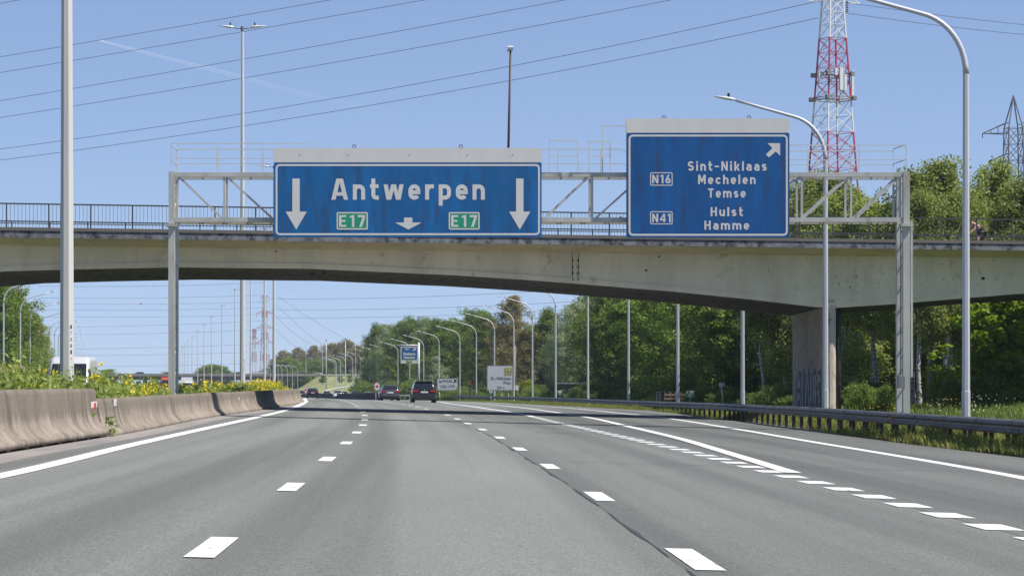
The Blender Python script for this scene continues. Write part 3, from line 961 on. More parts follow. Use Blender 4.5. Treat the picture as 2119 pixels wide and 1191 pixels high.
def frame_ring(mb, x0, x1, z0, z1, r, t, y, mi=0, th=.004):
    A = rrect(x0, x1, z0, z1, r); B = rrect(x0+t, x1-t, z0+t, z1-t, max(.005, r-t)); n = len(A)
    vs = [(a, y, b) for a, b in A] + [(a, y, b) for a, b in B]
    mb.add(vs, [(i, (i+1) % n, n+(i+1) % n, n+i) for i in range(n)], mi)
def flat(mb, pts, y, mi=0): mb.add([(x, y, z) for x, z in pts], [tuple(range(len(pts)))], mi)

# ================================================================== SIGN GANTRY
DG = 92.0
GX = lambda px, d=DG: (px - VX)/FPX*d
GZ = lambda py, d=DG: CAMH + (VY - py)/FPX*d
gan = thing("sign_gantry", "grey steel lattice gantry with handrails spanning the motorway and carrying two blue signs", "gantry", (GX(1115), DG, 0))
def loc(mb):                                   # to the gantry's own frame
    mb.v = [(v[0]-GX(1115), v[1]-DG, v[2]) for v in mb.v]; return mb
YB = DG + 1.25                                 # rear chords
def gb(name, mb, mat, parent=None): return loc(mb).build(name, mat, parent or gan)
# legs
for px0, px1, pt in ((349, 362, 355), (1868, 1882, 357)):
    mb = MB(); x = GX((px0+px1)/2); wd = GX(px1)-GX(px0)
    zf = GZ(466)
    mb.bbox((x-wd/2, DG-.12, -.6), (x+wd/2, DG+.14, zf-.05)); mb.bbox((x-wd/2+.008, DG-.11, zf+.05), (x+wd/2-.008, DG+.13, GZ(pt)))
    mb.bbox((x-wd*.85, DG-.22, zf-.05), (x+wd*.85, DG+.24, zf+.05))
    mb.bbox((x-wd/2, YB-.13, -.6), (x+wd/2, YB+.12, GZ(pt+3)))
    for k in range(24):                        # lacing between the two legs
        z = .3 + k*.36
        if z < GZ(pt) - .4:
            z2 = z+.36
            a, b = (DG+.14, YB-.13) if k % 2 else (YB-.13, DG+.14)
            mb.bar((x+wd*.2, a, z), (x+wd*.2, b, z2), .022)
    gb("post", mb, M['steel'])
# chords front and back
for nm, pa, pb in (("top_chord", 357, 366), ("bottom_chord", 450, 459.5)):
    for yy in (DG, YB):
        mb = MB(); mb.bbox((GX(362.5), yy-.07, GZ(pb)), (GX(1867.5), yy+.07, GZ(pa)))
        gb(nm, mb, M['steel'])
def gbar(p, q, r=.045, y=DG): mb.bar((GX(p[0]), y, GZ(p[1])), (GX(q[0]), y, GZ(q[1])), r)
bays = [(368, 462), (468, 567), (567, 690), (690, 812), (812, 935), (935, 1058), (1058, 1222)]
for y in (DG, YB):
    mb = MB()
    for i, (a, b) in enumerate(bays[:6]):
        gbar((a+2, 366), (b-5, 450), y=y); gbar((b+2, 364), (b+2, 452), .05, y)
    gbar((1220, 363), (1128, 450), y=y); gbar((1225, 364), (1225, 452), .06, y)
    gbar((1330, 364), (1234, 450), y=y); gbar((1332, 364), (1332, 452), .05, y)
    for a, b in ((1440, 1337), (1550, 1445), (1655, 1555), (1757, 1663), (1862, 1773)):
        gbar((a, 366), (b, 450), y=y); gbar((a+4 if a < 1860 else a, 364), (a+4 if a < 1860 else a, 452), .05, y)
    gb("bracing", mb, M['steel'])
mb = MB()                                       # cross members in plan
for k in range(31):
    x = GX(366 + k*50)
    for zz in (GZ(361), GZ(455)):
        mb.bar((x, DG, zz), (x, YB, zz), .03)
gb("cross_member_grid", mb, M['steel'])
mb = MB()                                       # walkway grating under the truss
mb.bbox((GX(365), DG+.1, GZ(456)), (GX(1866), YB-.1, GZ(453)))
gb("walkway", mb, M['steel_dark'])
# handrails
mb = MB()
def hr(pxs, ytop, ymid, ybase, y, r=.022, posts=()):
    mb.bar((GX(pxs[0]), y, GZ(ytop)), (GX(pxs[1]), y, GZ(ytop)), r)
    mb.bar((GX(pxs[0]), y, GZ(ymid)), (GX(pxs[1]), y, GZ(ymid)), r*.8)
    for p in posts: mb.bar((GX(p), y, GZ(ybase)), (GX(p), y, GZ(ytop)), r*1.1)
hr((355, 638), 297, 328, 357, DG-.02, posts=(355, 449, 541, 638))
hr((358, 1295), 302.5, 332.5, 357, YB, posts=(358, 447, 540, 627, 717, 808, 898, 986, 1076, 1158, 1248))
hr((1632, 1875), 300.5, 331, 360, DG-.02, posts=(1690, 1778, 1875))
hr((1295, 1862), 306, 335, 360, YB, posts=(1340, 1430, 1520, 1610, 1683, 1772, 1862))
for a, b, t, m in ((1136, 1195, 293, 324), (1217, 1261, 294.5, 324)):
    mb.bar((GX(a), DG-.3, GZ(t)), (GX(b), DG-.3, GZ(t)), .025); mb.bar((GX(a), DG-.3, GZ(m)), (GX(b), DG-.3, GZ(m)), .018)
    for p in (a, b): mb.bar((GX(p), DG-.3, GZ(357)), (GX(p), DG-.3, GZ(t)), .028)
mb.bar((GX(1246.5), DG, GZ(357)), (GX(1246.5), DG, GZ(260)), .028); mb.bar((GX(1246.5), DG, GZ(260.5)), (GX(1300), DG, GZ(260.5)), .024)
for p, q in (((355, DG-.02), (358, YB)), ((1875, DG-.02), (1862, YB))):
    for t in (299, 330): mb.bar((GX(p[0]), p[1], GZ(t)), (GX(q[0]), q[1], GZ(t+3)), .02)
gb("handrail", mb, pm("handrail_tubes", (.58, .58, .57), .5, .2, .08, 2))
# ladder on the right leg
mb = MB(); xl = GX(1888)
for dx in (-.0, .20): mb.bar((xl+dx*.45, DG+.2+dx*1.6, 1.5), (xl+dx*.45, DG+.2+dx*1.6, GZ(455)), .028)
for k in range(20):
    z = 1.8 + k*.28
    if z < GZ(455): mb.bar((xl, DG+.2, z), (xl+.09, DG+.52, z), .014)
gb("ladder", mb, M['steel'])
mb = MB(); mb.box((GX(1864), DG-.06, GZ(790)), (.22, .3, .42)); mb.bar((GX(1866), DG+.2, GZ(775)), (GX(1866), DG+.2, GZ(465)), .02, 6)
for k in range(6): mb.bar((GX(1866), DG+.15, GZ(480+52*k)), (GX(1871), DG+.15, GZ(478+52*k)), .03)
gb("cable_box", mb, M['steel_dark'])

# sign over the lanes
DS = DG - .42
def sx(px): return GX(px, DS)
def sz(py): return GZ(py, DS)
def panel_into(mb, x0, x1, z0, z1, r, y0, y1, mi=0):
    mb.poly(rrect(x0, x1, z0, z1, r), y0, y1, mi)
s1 = thing("direction_sign", "wide blue overhead sign reading Antwerpen with E17 plates and three white arrows", "road sign", (sx(844), DS, sz(490)))
def sbuild(root, name, mb, mats, parent=None, fix=False):
    L = root.location; mb.v = [(v[0]-L.x, v[1]-L.y, v[2]-L.z) for v in mb.v]
    return mb.build(name, mats, parent or root, fix=fix)
mb = MB(); panel_into(mb, sx(566.5), sx(1120.8), sz(490.6), sz(336.2), .04, DS, DS+.11); sbuild(s1, "panel", mb, M['blue'], fix=True)
mb = MB(); panel_into(mb, sx(566.0), sx(1120.8), sz(336.0), sz(306), .05, DS-.004, DS+.12); sbuild(s1, "top_board", mb, M['white'], fix=True)
mb = MB(); frame_ring(mb, sx(570.2), sx(1117.4), sz(486.4), sz(339.6), sx(579)-sx(570.2), sx(574.2)-sx(570.2), DS-.004); sbuild(s1, "border", mb, M['white'])
mb = MB(); YL = DS-.005
road_text(mb, "Antwerpen", sx(685.6), sx(1003.3), sz(413.2), sz(369.4)-sz(413.2), YL)
sbuild(s1, "place_name", mb, M['white'])
def arrow_down(xa, xb, yt, yn, ha, hb, yp):
    mb = MB()
    flat(mb, [(sx(xa), sz(yt)), (sx(xa), sz(yn)), (sx(xb), sz(yn)), (sx(xb), sz(yt))], YL)
    flat(mb, [(sx(ha), sz(yn)), (sx((ha+hb)/2), sz(yp)), (sx(hb), sz(yn))], YL)
    sbuild(s1, "arrow", mb, M['white'])
arrow_down(605, 620.2, 369.4, 437.7, 591, 635, 474.8)
arrow_down(1068, 1083.2, 369.4, 437.7, 1053.6, 1097.5, 474.8)
arrow_down(836, 853.3, 450, 460.3, 817.4, 872.6, 474.8)
# grime: runs on letters
for x0, x1 in ((696.6, 761.2), (928.5, 992.5)):
    mb = MB(); panel_into(mb, sx(x0), sx(x1), sz(475), sz(438.8), .05, YL, DS-.001, 0)
    frame_ring(mb, sx(x0), sx(x1), sz(475), sz(438.8), .05, .045, YL-.003, 1)
    road_text(mb, "E17", sx(x0+5), sx(x1-5.5), sz(469.3), sz(445)-sz(469.3), YL-.004, 1, .26)
    sbuild(s1, "route_plate", mb, [M['green'], M['white']])
for px in (733, 954):
    mb = MB(); c = Vector((sx(px), DS+.06, sz(302.5)))
    mb.tube([c + Vector((math.cos(t)*.055, 0, math.sin(t)*.055)) for t in [math.radians(-80 + 34*k) for k in range(11)]], .014, 6)
    sbuild(s1, "lifting_eye", mb, M['post_rust'], fix=True)
mb = MB()
for px in (620, 720, 847, 967, 1060): mb.ell((sx(px), DS-.006, sz(321)), (.018, .01, .018), 0, 8, 5)
for x in (600, 720, 844, 970, 1090): mb.bbox((sx(x)-.04, DS+.11, sz(480)), (sx(x)+.04, DG-.05, sz(320)), 1)
sbuild(s1, "fixings", mb, [M['plastic'], M['steel']], fix=True)

# sign over the exit
s2 = thing("direction_sign", "tall blue exit sign listing Sint-Niklaas, Mechelen, Temse, Hulst and Hamme", "road sign", (sx(1464), DS-.1, sz(491)))
D2 = DS - .1
mb = MB(); panel_into(mb, sx(1296.2), sx(1632.7), sz(491.8), sz(275.6), .04, D2, D2+.2); sbuild(s2, "panel", mb, M['blue2'], fix=True)
mb = MB(); panel_into(mb, sx(1295.6), sx(1632.7), sz(275.4), sz(245.8), .05, D2-.004, D2+.21); sbuild(s2, "top_board", mb, M['white'], fix=True)
mb = MB(); frame_ring(mb, sx(1300.2), sx(1629.4), sz(488), sz(279.2), sx(1309)-sx(1300), sx(1304.2)-sx(1300.2), D2-.004); sbuild(s2, "border", mb, M['white'])
mb = MB(); YL2 = D2-.005
for t, a, b, top, base in (("Sint\u2013Niklaas", 1422.6, 1585.8, 334.3, 353.8), ("Mechelen", 1444, 1562.7, 362, 381.4), ("Temse", 1464.5, 1542.3, 390.3, 409.2), ("Hulst", 1469.8, 1536.6, 428.8, 447.6), ("Hamme", 1457, 1549.6, 456.7, 475.4)):
    mb = MB(); road_text(mb, t, sx(a), sx(b), sz(base), sz(top)-sz(base), YL2, 0, .25); sbuild(s2, "place_name", mb, M['white'])
mb = MB()
flat(mb, [(sx(1587.6), sz(296.9)), (sx(1613.5), sz(296.9)), (sx(1613.5), sz(323)), (sx(1604.6), sz(313.9)), (sx(1590.4), sz(326.3)), (sx(1584), sz(320.2)), (sx(1597.6), sz(307.1))], YL2)
sbuild(s2, "arrow", mb, M['white'])
for t, y0, y1, tt, tb in (("N16", 384.6, 357.2, 362.3, 380), ("N41", 464.4, 437.6, 442.5, 460)):
    mb = MB(); frame_ring(mb, sx(1344.9), sx(1391.2), sz(y0), sz(y1), .05, .03, YL2)
    road_text(mb, t, sx(1349), sx(1387.3), sz(tb), sz(tt)-sz(tb), YL2, 0, .2)
    sbuild(s2, "route_plate", mb, M['white'])
for px in (1374, 1550):
    mb = MB(); c = Vector((sx(px), D2+.08, sz(243)))
    mb.tube([c + Vector((math.cos(t)*.055, 0, math.sin(t)*.055)) for t in [math.radians(-80 + 34*k) for k in range(11)]], .014, 6)
    sbuild(s2, "lifting_eye", mb, M['post_rust'], fix=True)
mb = MB()
for x in (1330, 1440, 1530, 1600): mb.bbox((sx(x)-.04, D2+.2, sz(480)), (sx(x)+.04, DG-.05, sz(300)), 1)
sbuild(s2, "fixings", mb, [M['post_rust'], M['steel']], fix=True)

# ================================================================== LAMP POSTS
def make_curved_lamp(name, label, h=12.6, reach=3.95, rad=.11):
    r = thing(name, label, "lamp post")
    zc = h - 2.65
    mb = MB(); mb.tube([(0, 0, -.8), (0, 0, 1.4), (0, 0, 1.41), (0, 0, zc)], [rad*1.12, rad*1.08, rad, rad*.78], 8, 0, False)
    mb.build("pole", M['pole'], r)
    P = []
    for k in range(11):
        a = math.radians(78*k/10); R = 1.5
        P.append((-R + R*math.cos(a), 0, zc + R*math.sin(a)*1.12))
    x0, _, z0 = P[-1]
    for t in (.33, .66, 1.0): P.append((x0 - (reach - abs(x0) - .6)*t, 0, z0 + .62*t))
    mb = MB(); mb.tube(P, [rad*.78 - i*rad*.022 for i in range(len(P))], 8)
    mb.build("arm", M['pole'], r)
    x1, _, z1 = P[-1]
    mb = MB()
    rings = []
    for t, wy, th in ((-.02, .05, .05), (.12, .13, .10), (.35, .16, .12), (.62, .12, .07), (.78, .05, .03)):
        x = x1 - t; z = z1 + t*.16 + .02
        rings.append([Vector((x, wy*math.cos(a), z + th*.55*math.sin(a))) for a in [2*math.pi*q/10 for q in range(10)]])
    mb.loft(rings, 0, True)
    mb.build("lamp_head", M['lampglass'], r)
    mb = MB(); mb.bar((x1-.25, 0, z1+.08), (x1-.25, 0, z1+.26), .06, 8, r2=.05); mb.build("light_sensor", M['plastic'], r)
    return r
LAMPS = [(73, "curved grey lamp post nearest on the right whose arm leaves the top of the frame"),
 (101, "curved grey lamp post beside the bridge pier with its arm crossing above the exit sign"),
 (136, "curved lamp post on the right just left of the graffiti pier"),
 (171, "curved lamp post beside the small white and green roadside marker at the wood edge"),
 (206, "curved lamp post left of the rounded green bush by the guardrail"),
 (241, "curved lamp post in front of the silvery willow beside the dark wood"),
 (276, "curved lamp post with a teal marker plate at its foot"),
 (311, "curved lamp post in front of the lime green hedge, its lamp just below the bridge"),
 (346, "curved lamp post overlapping the right edge of the St.-Niklaas-West sign"),
 (381, "curved lamp post rising behind the St.-Niklaas-West sign"),
 (416, "curved lamp post with a yellow mark standing between the two white signs"),
 (451, "curved lamp post at the right edge of the WAAS sign"),
 (486, "curved lamp post rising behind the left half of the WAAS sign"),
 (521, "curved lamp post just right of the small blue cantilever sign"),
 (556, "curved lamp post passing behind the small blue cantilever sign"),
 (591, "curved lamp post just left of the blue cantilever sign at the end of its beam"),
 (626, "curved lamp post above the roof of the pale grey car"),
 (660, "curved lamp post right behind the red and white chevron board at the barrier nose"),
 (695, "curved lamp post first left of the chevron board at the barrier nose")]
lamp = None
GL = "curved lamp posts along the right verge"
for i, (d, lab) in enumerate(LAMPS):
    x = lamp_x(d)
    if lamp is None:
        lamp = make_curved_lamp("street_lamp", lab); o = lamp; o["group"] = GL
        o.location = (x, d, G(x, d)); o.rotation_euler = (0, 0, math.radians(-4))
    else:
        o = dup(lamp, (x, d, G(x, d)), math.radians(-4 + min(14, (d-66)*.03)), lab, GL)
lab = "slender curved lamp post in the thinning row above the distant barrier"
for d in (730, 765, 800, 835, 870, 905):
    x = lamp_x(min(d, 870)) + (0 if d <= 870 else -1.6)
    dup(lamp, (x, d, G(x, d)), math.radians(12), lab, "lamp posts above the distant barrier", .98)
lab = "tiny curved lamp post in the far row beyond the yellow flowers of the median"
for px, d in ((616, 700), (605, 735), (594.5, 775), (583.6, 820), (575.6, 860), (559, 930), (548, 1000)):
    x = (px - VX)/FPX*d
    dup(lamp, (x, d, G(x, d)), math.radians(14), lab, "far lamp posts beyond the median flowers", .66 + (d-700)*.0009)
lab = "tiny curved lamp post standing beside the far overpass"
for px, py, d, s in ((633, 765, 1000, .9), (667, 778, 1040, 1.0), (736, 775, 990, 1.05), (750, 775, 970, 1.08)):
    x = (px - VX)/FPX*d
    dup(lamp, (x, d, W(px, py, d).z), math.radians(12), lab, "lamp posts beside the far overpass", s)
LL = [(7.4, 279, "curved lamp post outermost on the far left in front of the leafy trees"), (42, 309, "second curved lamp post from the left, at the right end of the wooden fence"),
      (62, 345, "third curved lamp post from the left, against the pale birch"), (81.6, 380, "fourth curved lamp post from the left above the yellow weeds"),
      (100.7, 415, "fifth curved lamp post from the left above the van roof")]
for px, d, lab in LL:
    x = (px - VX)/FPX*d
    dup(lamp, (x, d, G(x, d) - .2), math.radians(188), lab, "curved lamp posts along the oncoming carriageway")
lab = "distant curved lamp post beyond the silver van on the oncoming side"
for k, (px, d) in enumerate(((113, 450), (121, 485), (127, 520), (131, 560), (135, 600), (140, 650), (145, 700), (150, 760), (156, 820), (163, 880), (172, 940), (180, 1000), (188, 1060))):
    x = (px - VX)/FPX*d
    dup(lamp, (x, d, G(x, d) + .3), math.radians(188 + k), lab, "distant lamp posts of the oncoming carriageway")

# tall median masts with two lamps
def make_mast(label, h=22.6):
    r = thing("lighting_mast", label, "lighting mast", group="tall twin-armed masts in the median")
    mb = MB(); mb.tube([(0, 0, -.6), (0, 0, h)], [.185, .085], 8, 0, False); mb.build("pole", M['mast'], r)
    mb = MB(); mb.bar((0, 0, h-.05), (0, 0, h+.22), .11, 10)
    for s in (-1, 1): mb.tube([(0, 0, h+.08), (s*.35, 0, h+.1), (s*.6, 0, h+.16)], .035, 6)
    mb.build("bracket", M['steel_dark'], r)
    for s in (-1, 1):
        rings = []
        for t, wy, th in ((0, .04, .04), (.12, .12, .13), (.35, .15, .15), (.7, .11, .07), (.95, .05, .03)):
            rings.append([Vector((s*(.5+t), wy*math.cos(a), h + .17 + t*.10 + th*.6*math.sin(a))) for a in [2*math.pi*q/10 for q in range(10)]])
        mb = MB(); mb.loft(rings, 0, True); lh = mb.build("lamp_head", M['lampglass'], r)
        mb = MB(); mb.bar((s*.75, 0, h+.25), (s*.75, 0, h+.46), .06, 8, r2=.045); mb.build("light_sensor", M['plastic'], lh)
    return r
def mast_plate(root, zc, face_ang, digits, last_orange, r=.172, big=True):
    mb = MB(); wd, hh = .085, .92
    y = -r*math.cos(math.pi/8)-.006
    mb.bbox((-wd/2, y, zc-hh/2), (wd/2, y+.005, zc+hh/2), 0)
    n = len(digits)
    for i, ch in enumerate(digits):
        zb = zc + hh/2 - (i+1)*hh/n + .035
        text_into(mb, ch, -.024, .024, zb, hh/n*.62, y-.002, 2 if (last_orange and i == n-1) else 1, offset=.02)
    o = mb.build("number_strip", [M['white'], M['black'], M['orange']], root, fix=False)
    o.rotation_euler = (0, 0, face_ang)
m1 = make_mast("pale octagonal lighting mast nearest on the left with a vertical number strip")
m1.location = (W(138.5, 0, 66).x, 66, G(-9, 66)+.1)
mast_plate(m1, CAMH + (VY-709)/FPX*66 - m1.location.z, math.radians(45), "170814", True)
MASTS = [(501.8, 166, "twin-armed lighting mast crossing the bridge left of the Antwerpen sign"), (567, 268, "twin-armed lighting mast seen just left of the Antwerpen sign edge under the bridge"),
         (547.5, 366, "lighting mast in front of the far red and white pylon"), (518.5, 466, "lighting mast standing between the near twin mast and the far pylon"),
         (486, 580, "lighting mast first of the row left of the near twin mast"), (459, 690, "lighting mast second of the row left of the near twin mast"), (437.5, 800, "lighting mast third of the row left of the near twin mast"),
         (422, 905, "lighting mast fourth of the row left of the near twin mast"), (409, 1010, "lighting mast fifth of the row left of the near twin mast")]
for px, d, lab in MASTS:
    x = (px - VX)/FPX*d
    o = dup(m1, (x, d, G(x, d) + .1), 0, lab)
    if d > 170:
        for c in list(o.children):
            if c.name.startswith("number_strip"): bpy.data.objects.remove(c)
lab = "tiny distant lighting mast at the end of the row beside the gantry leg"
for px, d in ((397.5, 1120), (389, 1230), (382, 1350), (378.5, 1450), (373, 1600), (366, 1760), (345, 2200), (338, 2500)):
    x = (px - VX)/FPX*d
    o = dup(m1, (x, d, -2.2), 0, lab, "distant lighting masts", (1.15, 1.15, 1))
    for c in list(o.children):
        if c.name.startswith("number_strip"): bpy.data.objects.remove(c)
# dark lamp post on the bridge
bl = thing("street_lamp", "dark brown straight lamp post rising behind the Antwerpen sign from the bridge", "lamp post", (W(1052, 300, 128).x, 128, Z_LIP0))
mb = MB(); hB = CAMH + (VY-104)/FPX*128 - Z_LIP0
mb.tube([(0, 0, 0), (0, 0, hB*.5), (.10, 0, hB)], [.075, .065, .05], 8); mb.build("pole", pm("brown_pole_paint", (.035, .022, .018), .5, .1, .2, 2), bl)
mb = MB(); mb.loft([[Vector((.10+a, b, hB + z)) for a, b in [(-w_, -w_), (w_, -w_), (w_, w_), (-w_, w_)]] for z, w_ in ((-.03, .08), (.03, .13), (.12, .15), (.19, .12))], 0, False); mb.build("lamp_head", M['lampglass'], bl)
mb = MB(); mb.bar((-.05, 0, hB-.05), (.1, 0, hB), .03, 6); mb.build("bracket", M['plastic'], bl)
for px, py, d in ((675, 702, 940), (715, 700, 960), (1066, 715, 352)):
    if d > 900:
        p = W(px, py, d); tp = thing("telecom_pole", "thin grey pole above the far brown trees, %s" % ("left of the curved lamp row" if px < 700 else "inside the curved lamp row"), "pole", (p.x, d, -2))
        mb = MB(); mb.tube([(0, 0, 0), (0, 0, p.z+2)], [.2, .1], 8); mb.build("pole", M['pole'], tp)
        mb = MB(); mb.bar((0, 0, p.z+1.2), (0, 0, p.z+2.2), .16, 8); mb.build("pole_head", M['steel_dark'], tp)
    else:
        p = W(px, py, d); tp = thing("utility_pole", "brown wooden pole behind the lamp post at the St.-Niklaas-West sign", "pole", (p.x, d, G(p.x, d)))
        hh = p.z - G(p.x, d)
        mb = MB(); mb.tube([(0, 0, -.3), (0, 0, hh)], [.14, .11], 8); mb.build("pole", M['pole_wood'], tp)
        mb = MB(); mb.box((.2, -.2, 1.9), (.5, .3, .6)); mb.build("meter_box", M['white'], tp)

# ================================================================== PYLONS AND CABLES
def lattice(mb, levels, t_leg, t_br, band=None):
    """levels: (z, half width) ; four legs with crossed bracing on every face"""
    cs = lambda z, h: [Vector((sx_*h, sy_*h, z)) for sx_, sy_ in ((-1, -1), (1, -1), (1, 1), (-1, 1))]
    for (z0, h0), (z1, h1) in zip(levels, levels[1:]):
        A, B = cs(z0, h0), cs(z1, h1); mi = band((z0+z1)/2) if band else 0
        for i in range(4):
            j = (i+1) % 4
            mb.bar(A[i], B[i], t_leg, 4, mi); mb.bar(A[i], B[j], t_br, 4, mi); mb.bar(A[j], B[i], t_br, 4, mi)
            mb.bar(B[i], B[j], t_br*.9, 4, mi)
DT = 350.0
tw = thing("telecom_pylon", "red and white lattice pylon with mobile antennas rising behind the exit sign", "pylon", (W(1723, 0, DT).x, DT, -1.0), math.radians(24))
zz = lambda py: CAMH + (VY - py)/FPX*DT + 1.0
def hw(py): return (21 + py*.075)/FPX*DT*.74
levels = []
py = 800
pys = [800, 690, 600, 520, 455, 400, 350, 312, 275, 240, 205, 172, 140, 110, 80, 52, 26, 0, -26, -52, -80, -110]
levels = [(zz(p), hw(p)) for p in pys]
def band(z):
    p = VY - (z - 1.0 - CAMH)/DT*FPX
    return 0 if (70 < p < 190 or 285 < p < 400 or p < -60 or 480 < p < 600) else 1
mb = MB(); lattice(mb, levels, .115, .045, band)
mb.build("lattice_frame", [M['pylon_red'], M['pylon_white']], tw)
for zpy in (158, 208):
    mb = MB(); h = hw(zpy) + .28; z = zz(zpy)
    for s in (0, .35):
        C = [Vector((a*h, b*h, z+s)) for a, b in ((-1, -1), (1, -1), (1, 1), (-1, 1))]
        for i in range(4): mb.bar(C[i], C[(i+1) % 4], .07)
    for i in range(4): mb.box((C[i].x, C[i].y, z+.2), (.5, .5, .55))
    mb.build("platform", M['steel_dark'], tw)
for a, b, p0, p1, wd in ((-.1, -1.25, 143, 190, .5), (1.3, -.5, 146, 198, .34), (.25, -1.2, 158, 190, .35), (-1.25, -.3, 150, 165, .4), (1.15, .6, 150, 172, .45), (-.5, -1.2, 145, 160, .35)):
    mb = MB(); h = hw(170)+.3
    mb.box((a*h, b*h, (zz(p0)+zz(p1))/2), (wd, .25, zz(p0)-zz(p1))); mb.bar((a*h, b*h+.25, zz(212)), (a*h, b*h+.25, zz(140)), .05, 6)
    mb.build("antenna", M['antenna'], tw)
mb = MB()
for p_ in (4, -34, -72):
    for s in (-1, 1):
        z = zz(p_); tip = Vector((s*(hw(p_)+3.2), 0, z)); 
        for q in (-1, 1): mb.bar((s*hw(p_), q*hw(p_), z), tip, .06, 4, 1); mb.bar((s*hw(p_), q*hw(p_), z+1.4), tip, .05, 4, 1)
mb.build("cross_arm", [M['pylon_red'], M['pylon_white']], tw)
mb = MB()
for k in range(6): mb.bar((1.6, -.9, zz(4)-.25*k), (1.6, -.9, zz(4)-.25*k-.12), .17, 8)
mb.build("insulator", M['plastic'], tw)
mb = MB()
for k in range(60): mb.bar((-hw(380-7*k)-.05, -hw(380-7*k), zz(380-7*k)), (-hw(380-7*k)-.35, -hw(380-7*k), zz(380-7*k)), .02)
mb.build("climbing_bolts", M['pylon_white'], tw)

M['pale_red'] = pm('hazed_red_paint', (.36, .14, .15), .6, 0, .1, 1)  # both far pylon paints are paled, distance haze put into their colour
M['pale_white'] = pm('hazed_white_paint', (.50, .52, .55), .6, 0, .1, 1)
def cross_pylon(name, label, px, d, apex, base, arms, wtop, wbot, matid, t=.1, rz=.3, bandf=None):
    p = W(px, 0, d); Z = lambda py: CAMH + (VY-py)/FPX*d + 2.2
    r = thing(name, label, "pylon", (p.x, d, -2.2), rz)
    s = d/FPX
    L = []; n = 13
    for i in range(n+1):
        py = base + (apex + (arms[0][0]-apex)*.85 - base)*i/n
        tt = i/n; L.append((Z(py), (wbot*(1-tt)**1.3 + wtop)*s/2))
    mb = MB(); lattice(mb, L, t, t*.55, bandf and (lambda z: bandf(VY - (z-2.2-CAMH)/d*FPX)))
    mats = matid if isinstance(matid, list) else [matid]
    top = Vector((0, 0, Z(apex))); z1, h1 = L[-1]
    for a, b in ((-1, -1), (1, -1), (1, 1), (-1, 1)): mb.bar((a*h1, b*h1, z1), top, t)
    mb.build("lattice_frame", mats, r)
    for py, half in arms:
        z = Z(py); hwid = wtop*s/2
        for sd in (-1, 1):
            mb = MB()
            tip = Vector((sd*half*s, 0, z))
            for q in (-1, 1):
                mb.bar((sd*hwid, q*hwid, z), tip, t*.8); mb.bar((sd*hwid, q*hwid, z + half*s*.34), tip, t*.7)
            for k in (.35, .65):
                a = Vector((sd*(hwid + (half*s-hwid)*k), 0, z)); mb.bar(a, a + Vector((0, 0, half*s*.34*(1-k))), t*.6)
            mb.bar(tip, tip - Vector((0, 0, 10*s)), .07, 6)
            mb.build("cross_arm", mats, r)
    return r
cross_pylon("power_pylon", "dark steel power pylon above the birches at the right edge", 2097, 430, 198, 700, [(277, 66), (335, 50)], 30, 26, M['pylon_dark'], .11, .12)
cross_pylon("power_pylon", "slim red and white power pylon under the bridge beside a lighting mast", 548, 1150, 612, 806, [(614, 9), (648, 19), (679, 20), (709, 21)], 6, 14, [M['pale_red'], M['pale_white']], .13, .5, lambda p: 0 if int(p/22) % 2 else 1)
cross_pylon("power_pylon", "very small pale pylon left of the slim red and white pylon", 526, 1700, 680, 806, [(682, 5), (700, 9), (712, 10)], 4, 10, [M['pale_red'], M['pale_white']], .15, .5, lambda p: 0 if int(p/22) % 2 else 1)
cross_pylon("power_pylon", "faint pylon top beside the leafy trees at the left edge", 41, 900, 598, 806, [(600, 8), (625, 16), (652, 18)], 7, 12, [M['pale_red'], M['pale_white']], .12, .5, lambda p: 0 if int(p/22) % 2 else 1)

def cable(a, b, label, group, r=.03, sag=0.0, n=24, balls=()):
    mb = MB(); a = Vector(a); b = Vector(b)
    P = []
    for i in range(n+1):
        t = i/n; p = a.lerp(b, t); p.z -= sag*4*t*(1-t); P.append(p)
    mb.tube(P, r, 5)
    o = mb.build("power_cable", M['wire'])
    tag(o, label, "power cable", group)
    for t, red in balls:
        p = a.lerp(b, t); p.z -= sag*4*t*(1-t)
        m2 = MB(); m2.ell(p, (.34, .34, .34), 0, 10, 7); m2.build("marker_ball", M['pylon_red'] if red else M['pylon_white'], o)
GW = "power cables strung to the red and white pylon"
nth = ["uppermost", "second highest", "third highest", "third lowest", "second lowest", "lowest"]
rows = [((0, 118), (690, -1), (1700, -190)), ((0, 150.5), (880, 0), (1700, -150)), ((0, 208.5), (1185, -3), (1700, -105)), ((0, 243.5), (1390, 0), (1700, -62)), ((0, 308.5), (1000, 148), (1696, 2)), ((0, 331.5), (1000, 177), (1694, 37))]
for nm, (p0, p1, p2) in zip(nth, rows):
    # quadratic through three photographed points, drawn as one span at the pylon's distance
    f = np.polyfit([p0[0], p1[0], p2[0]], [p0[1], p1[1], p2[1]], 2)
    mb = MB(); P = []
    for i in range(41):
        px = -260 + (p2[0]+260)*i/40; d = DT + 70*(1 - i/40)
        P.append(W(px, float(np.polyval(f, px)), d))
    mb.tube(P, .035, 5)
    tag(mb.build("power_cable", M['wire']), "%s of the six power cables rising to the red and white pylon" % nm, "power cable", GW)
cable(W(-200, 42, 380), W(300, -45, 370), "short power cable cutting the top left corner of the sky", GW, .035)
for a, b, nm in (((1748, 5), (2119, 48), "upper"), ((1748, 27), (2119, 68.5), "lower")):
    e = W(b[0], b[1], 400); s_ = W(a[0], a[1], DT); e2 = s_ + (e - s_)*1.35
    cable(s_, e2, "%s power cable from the red and white pylon to the right edge" % nm, GW, .035, .3)
GF = "thin far cables below the bridge"
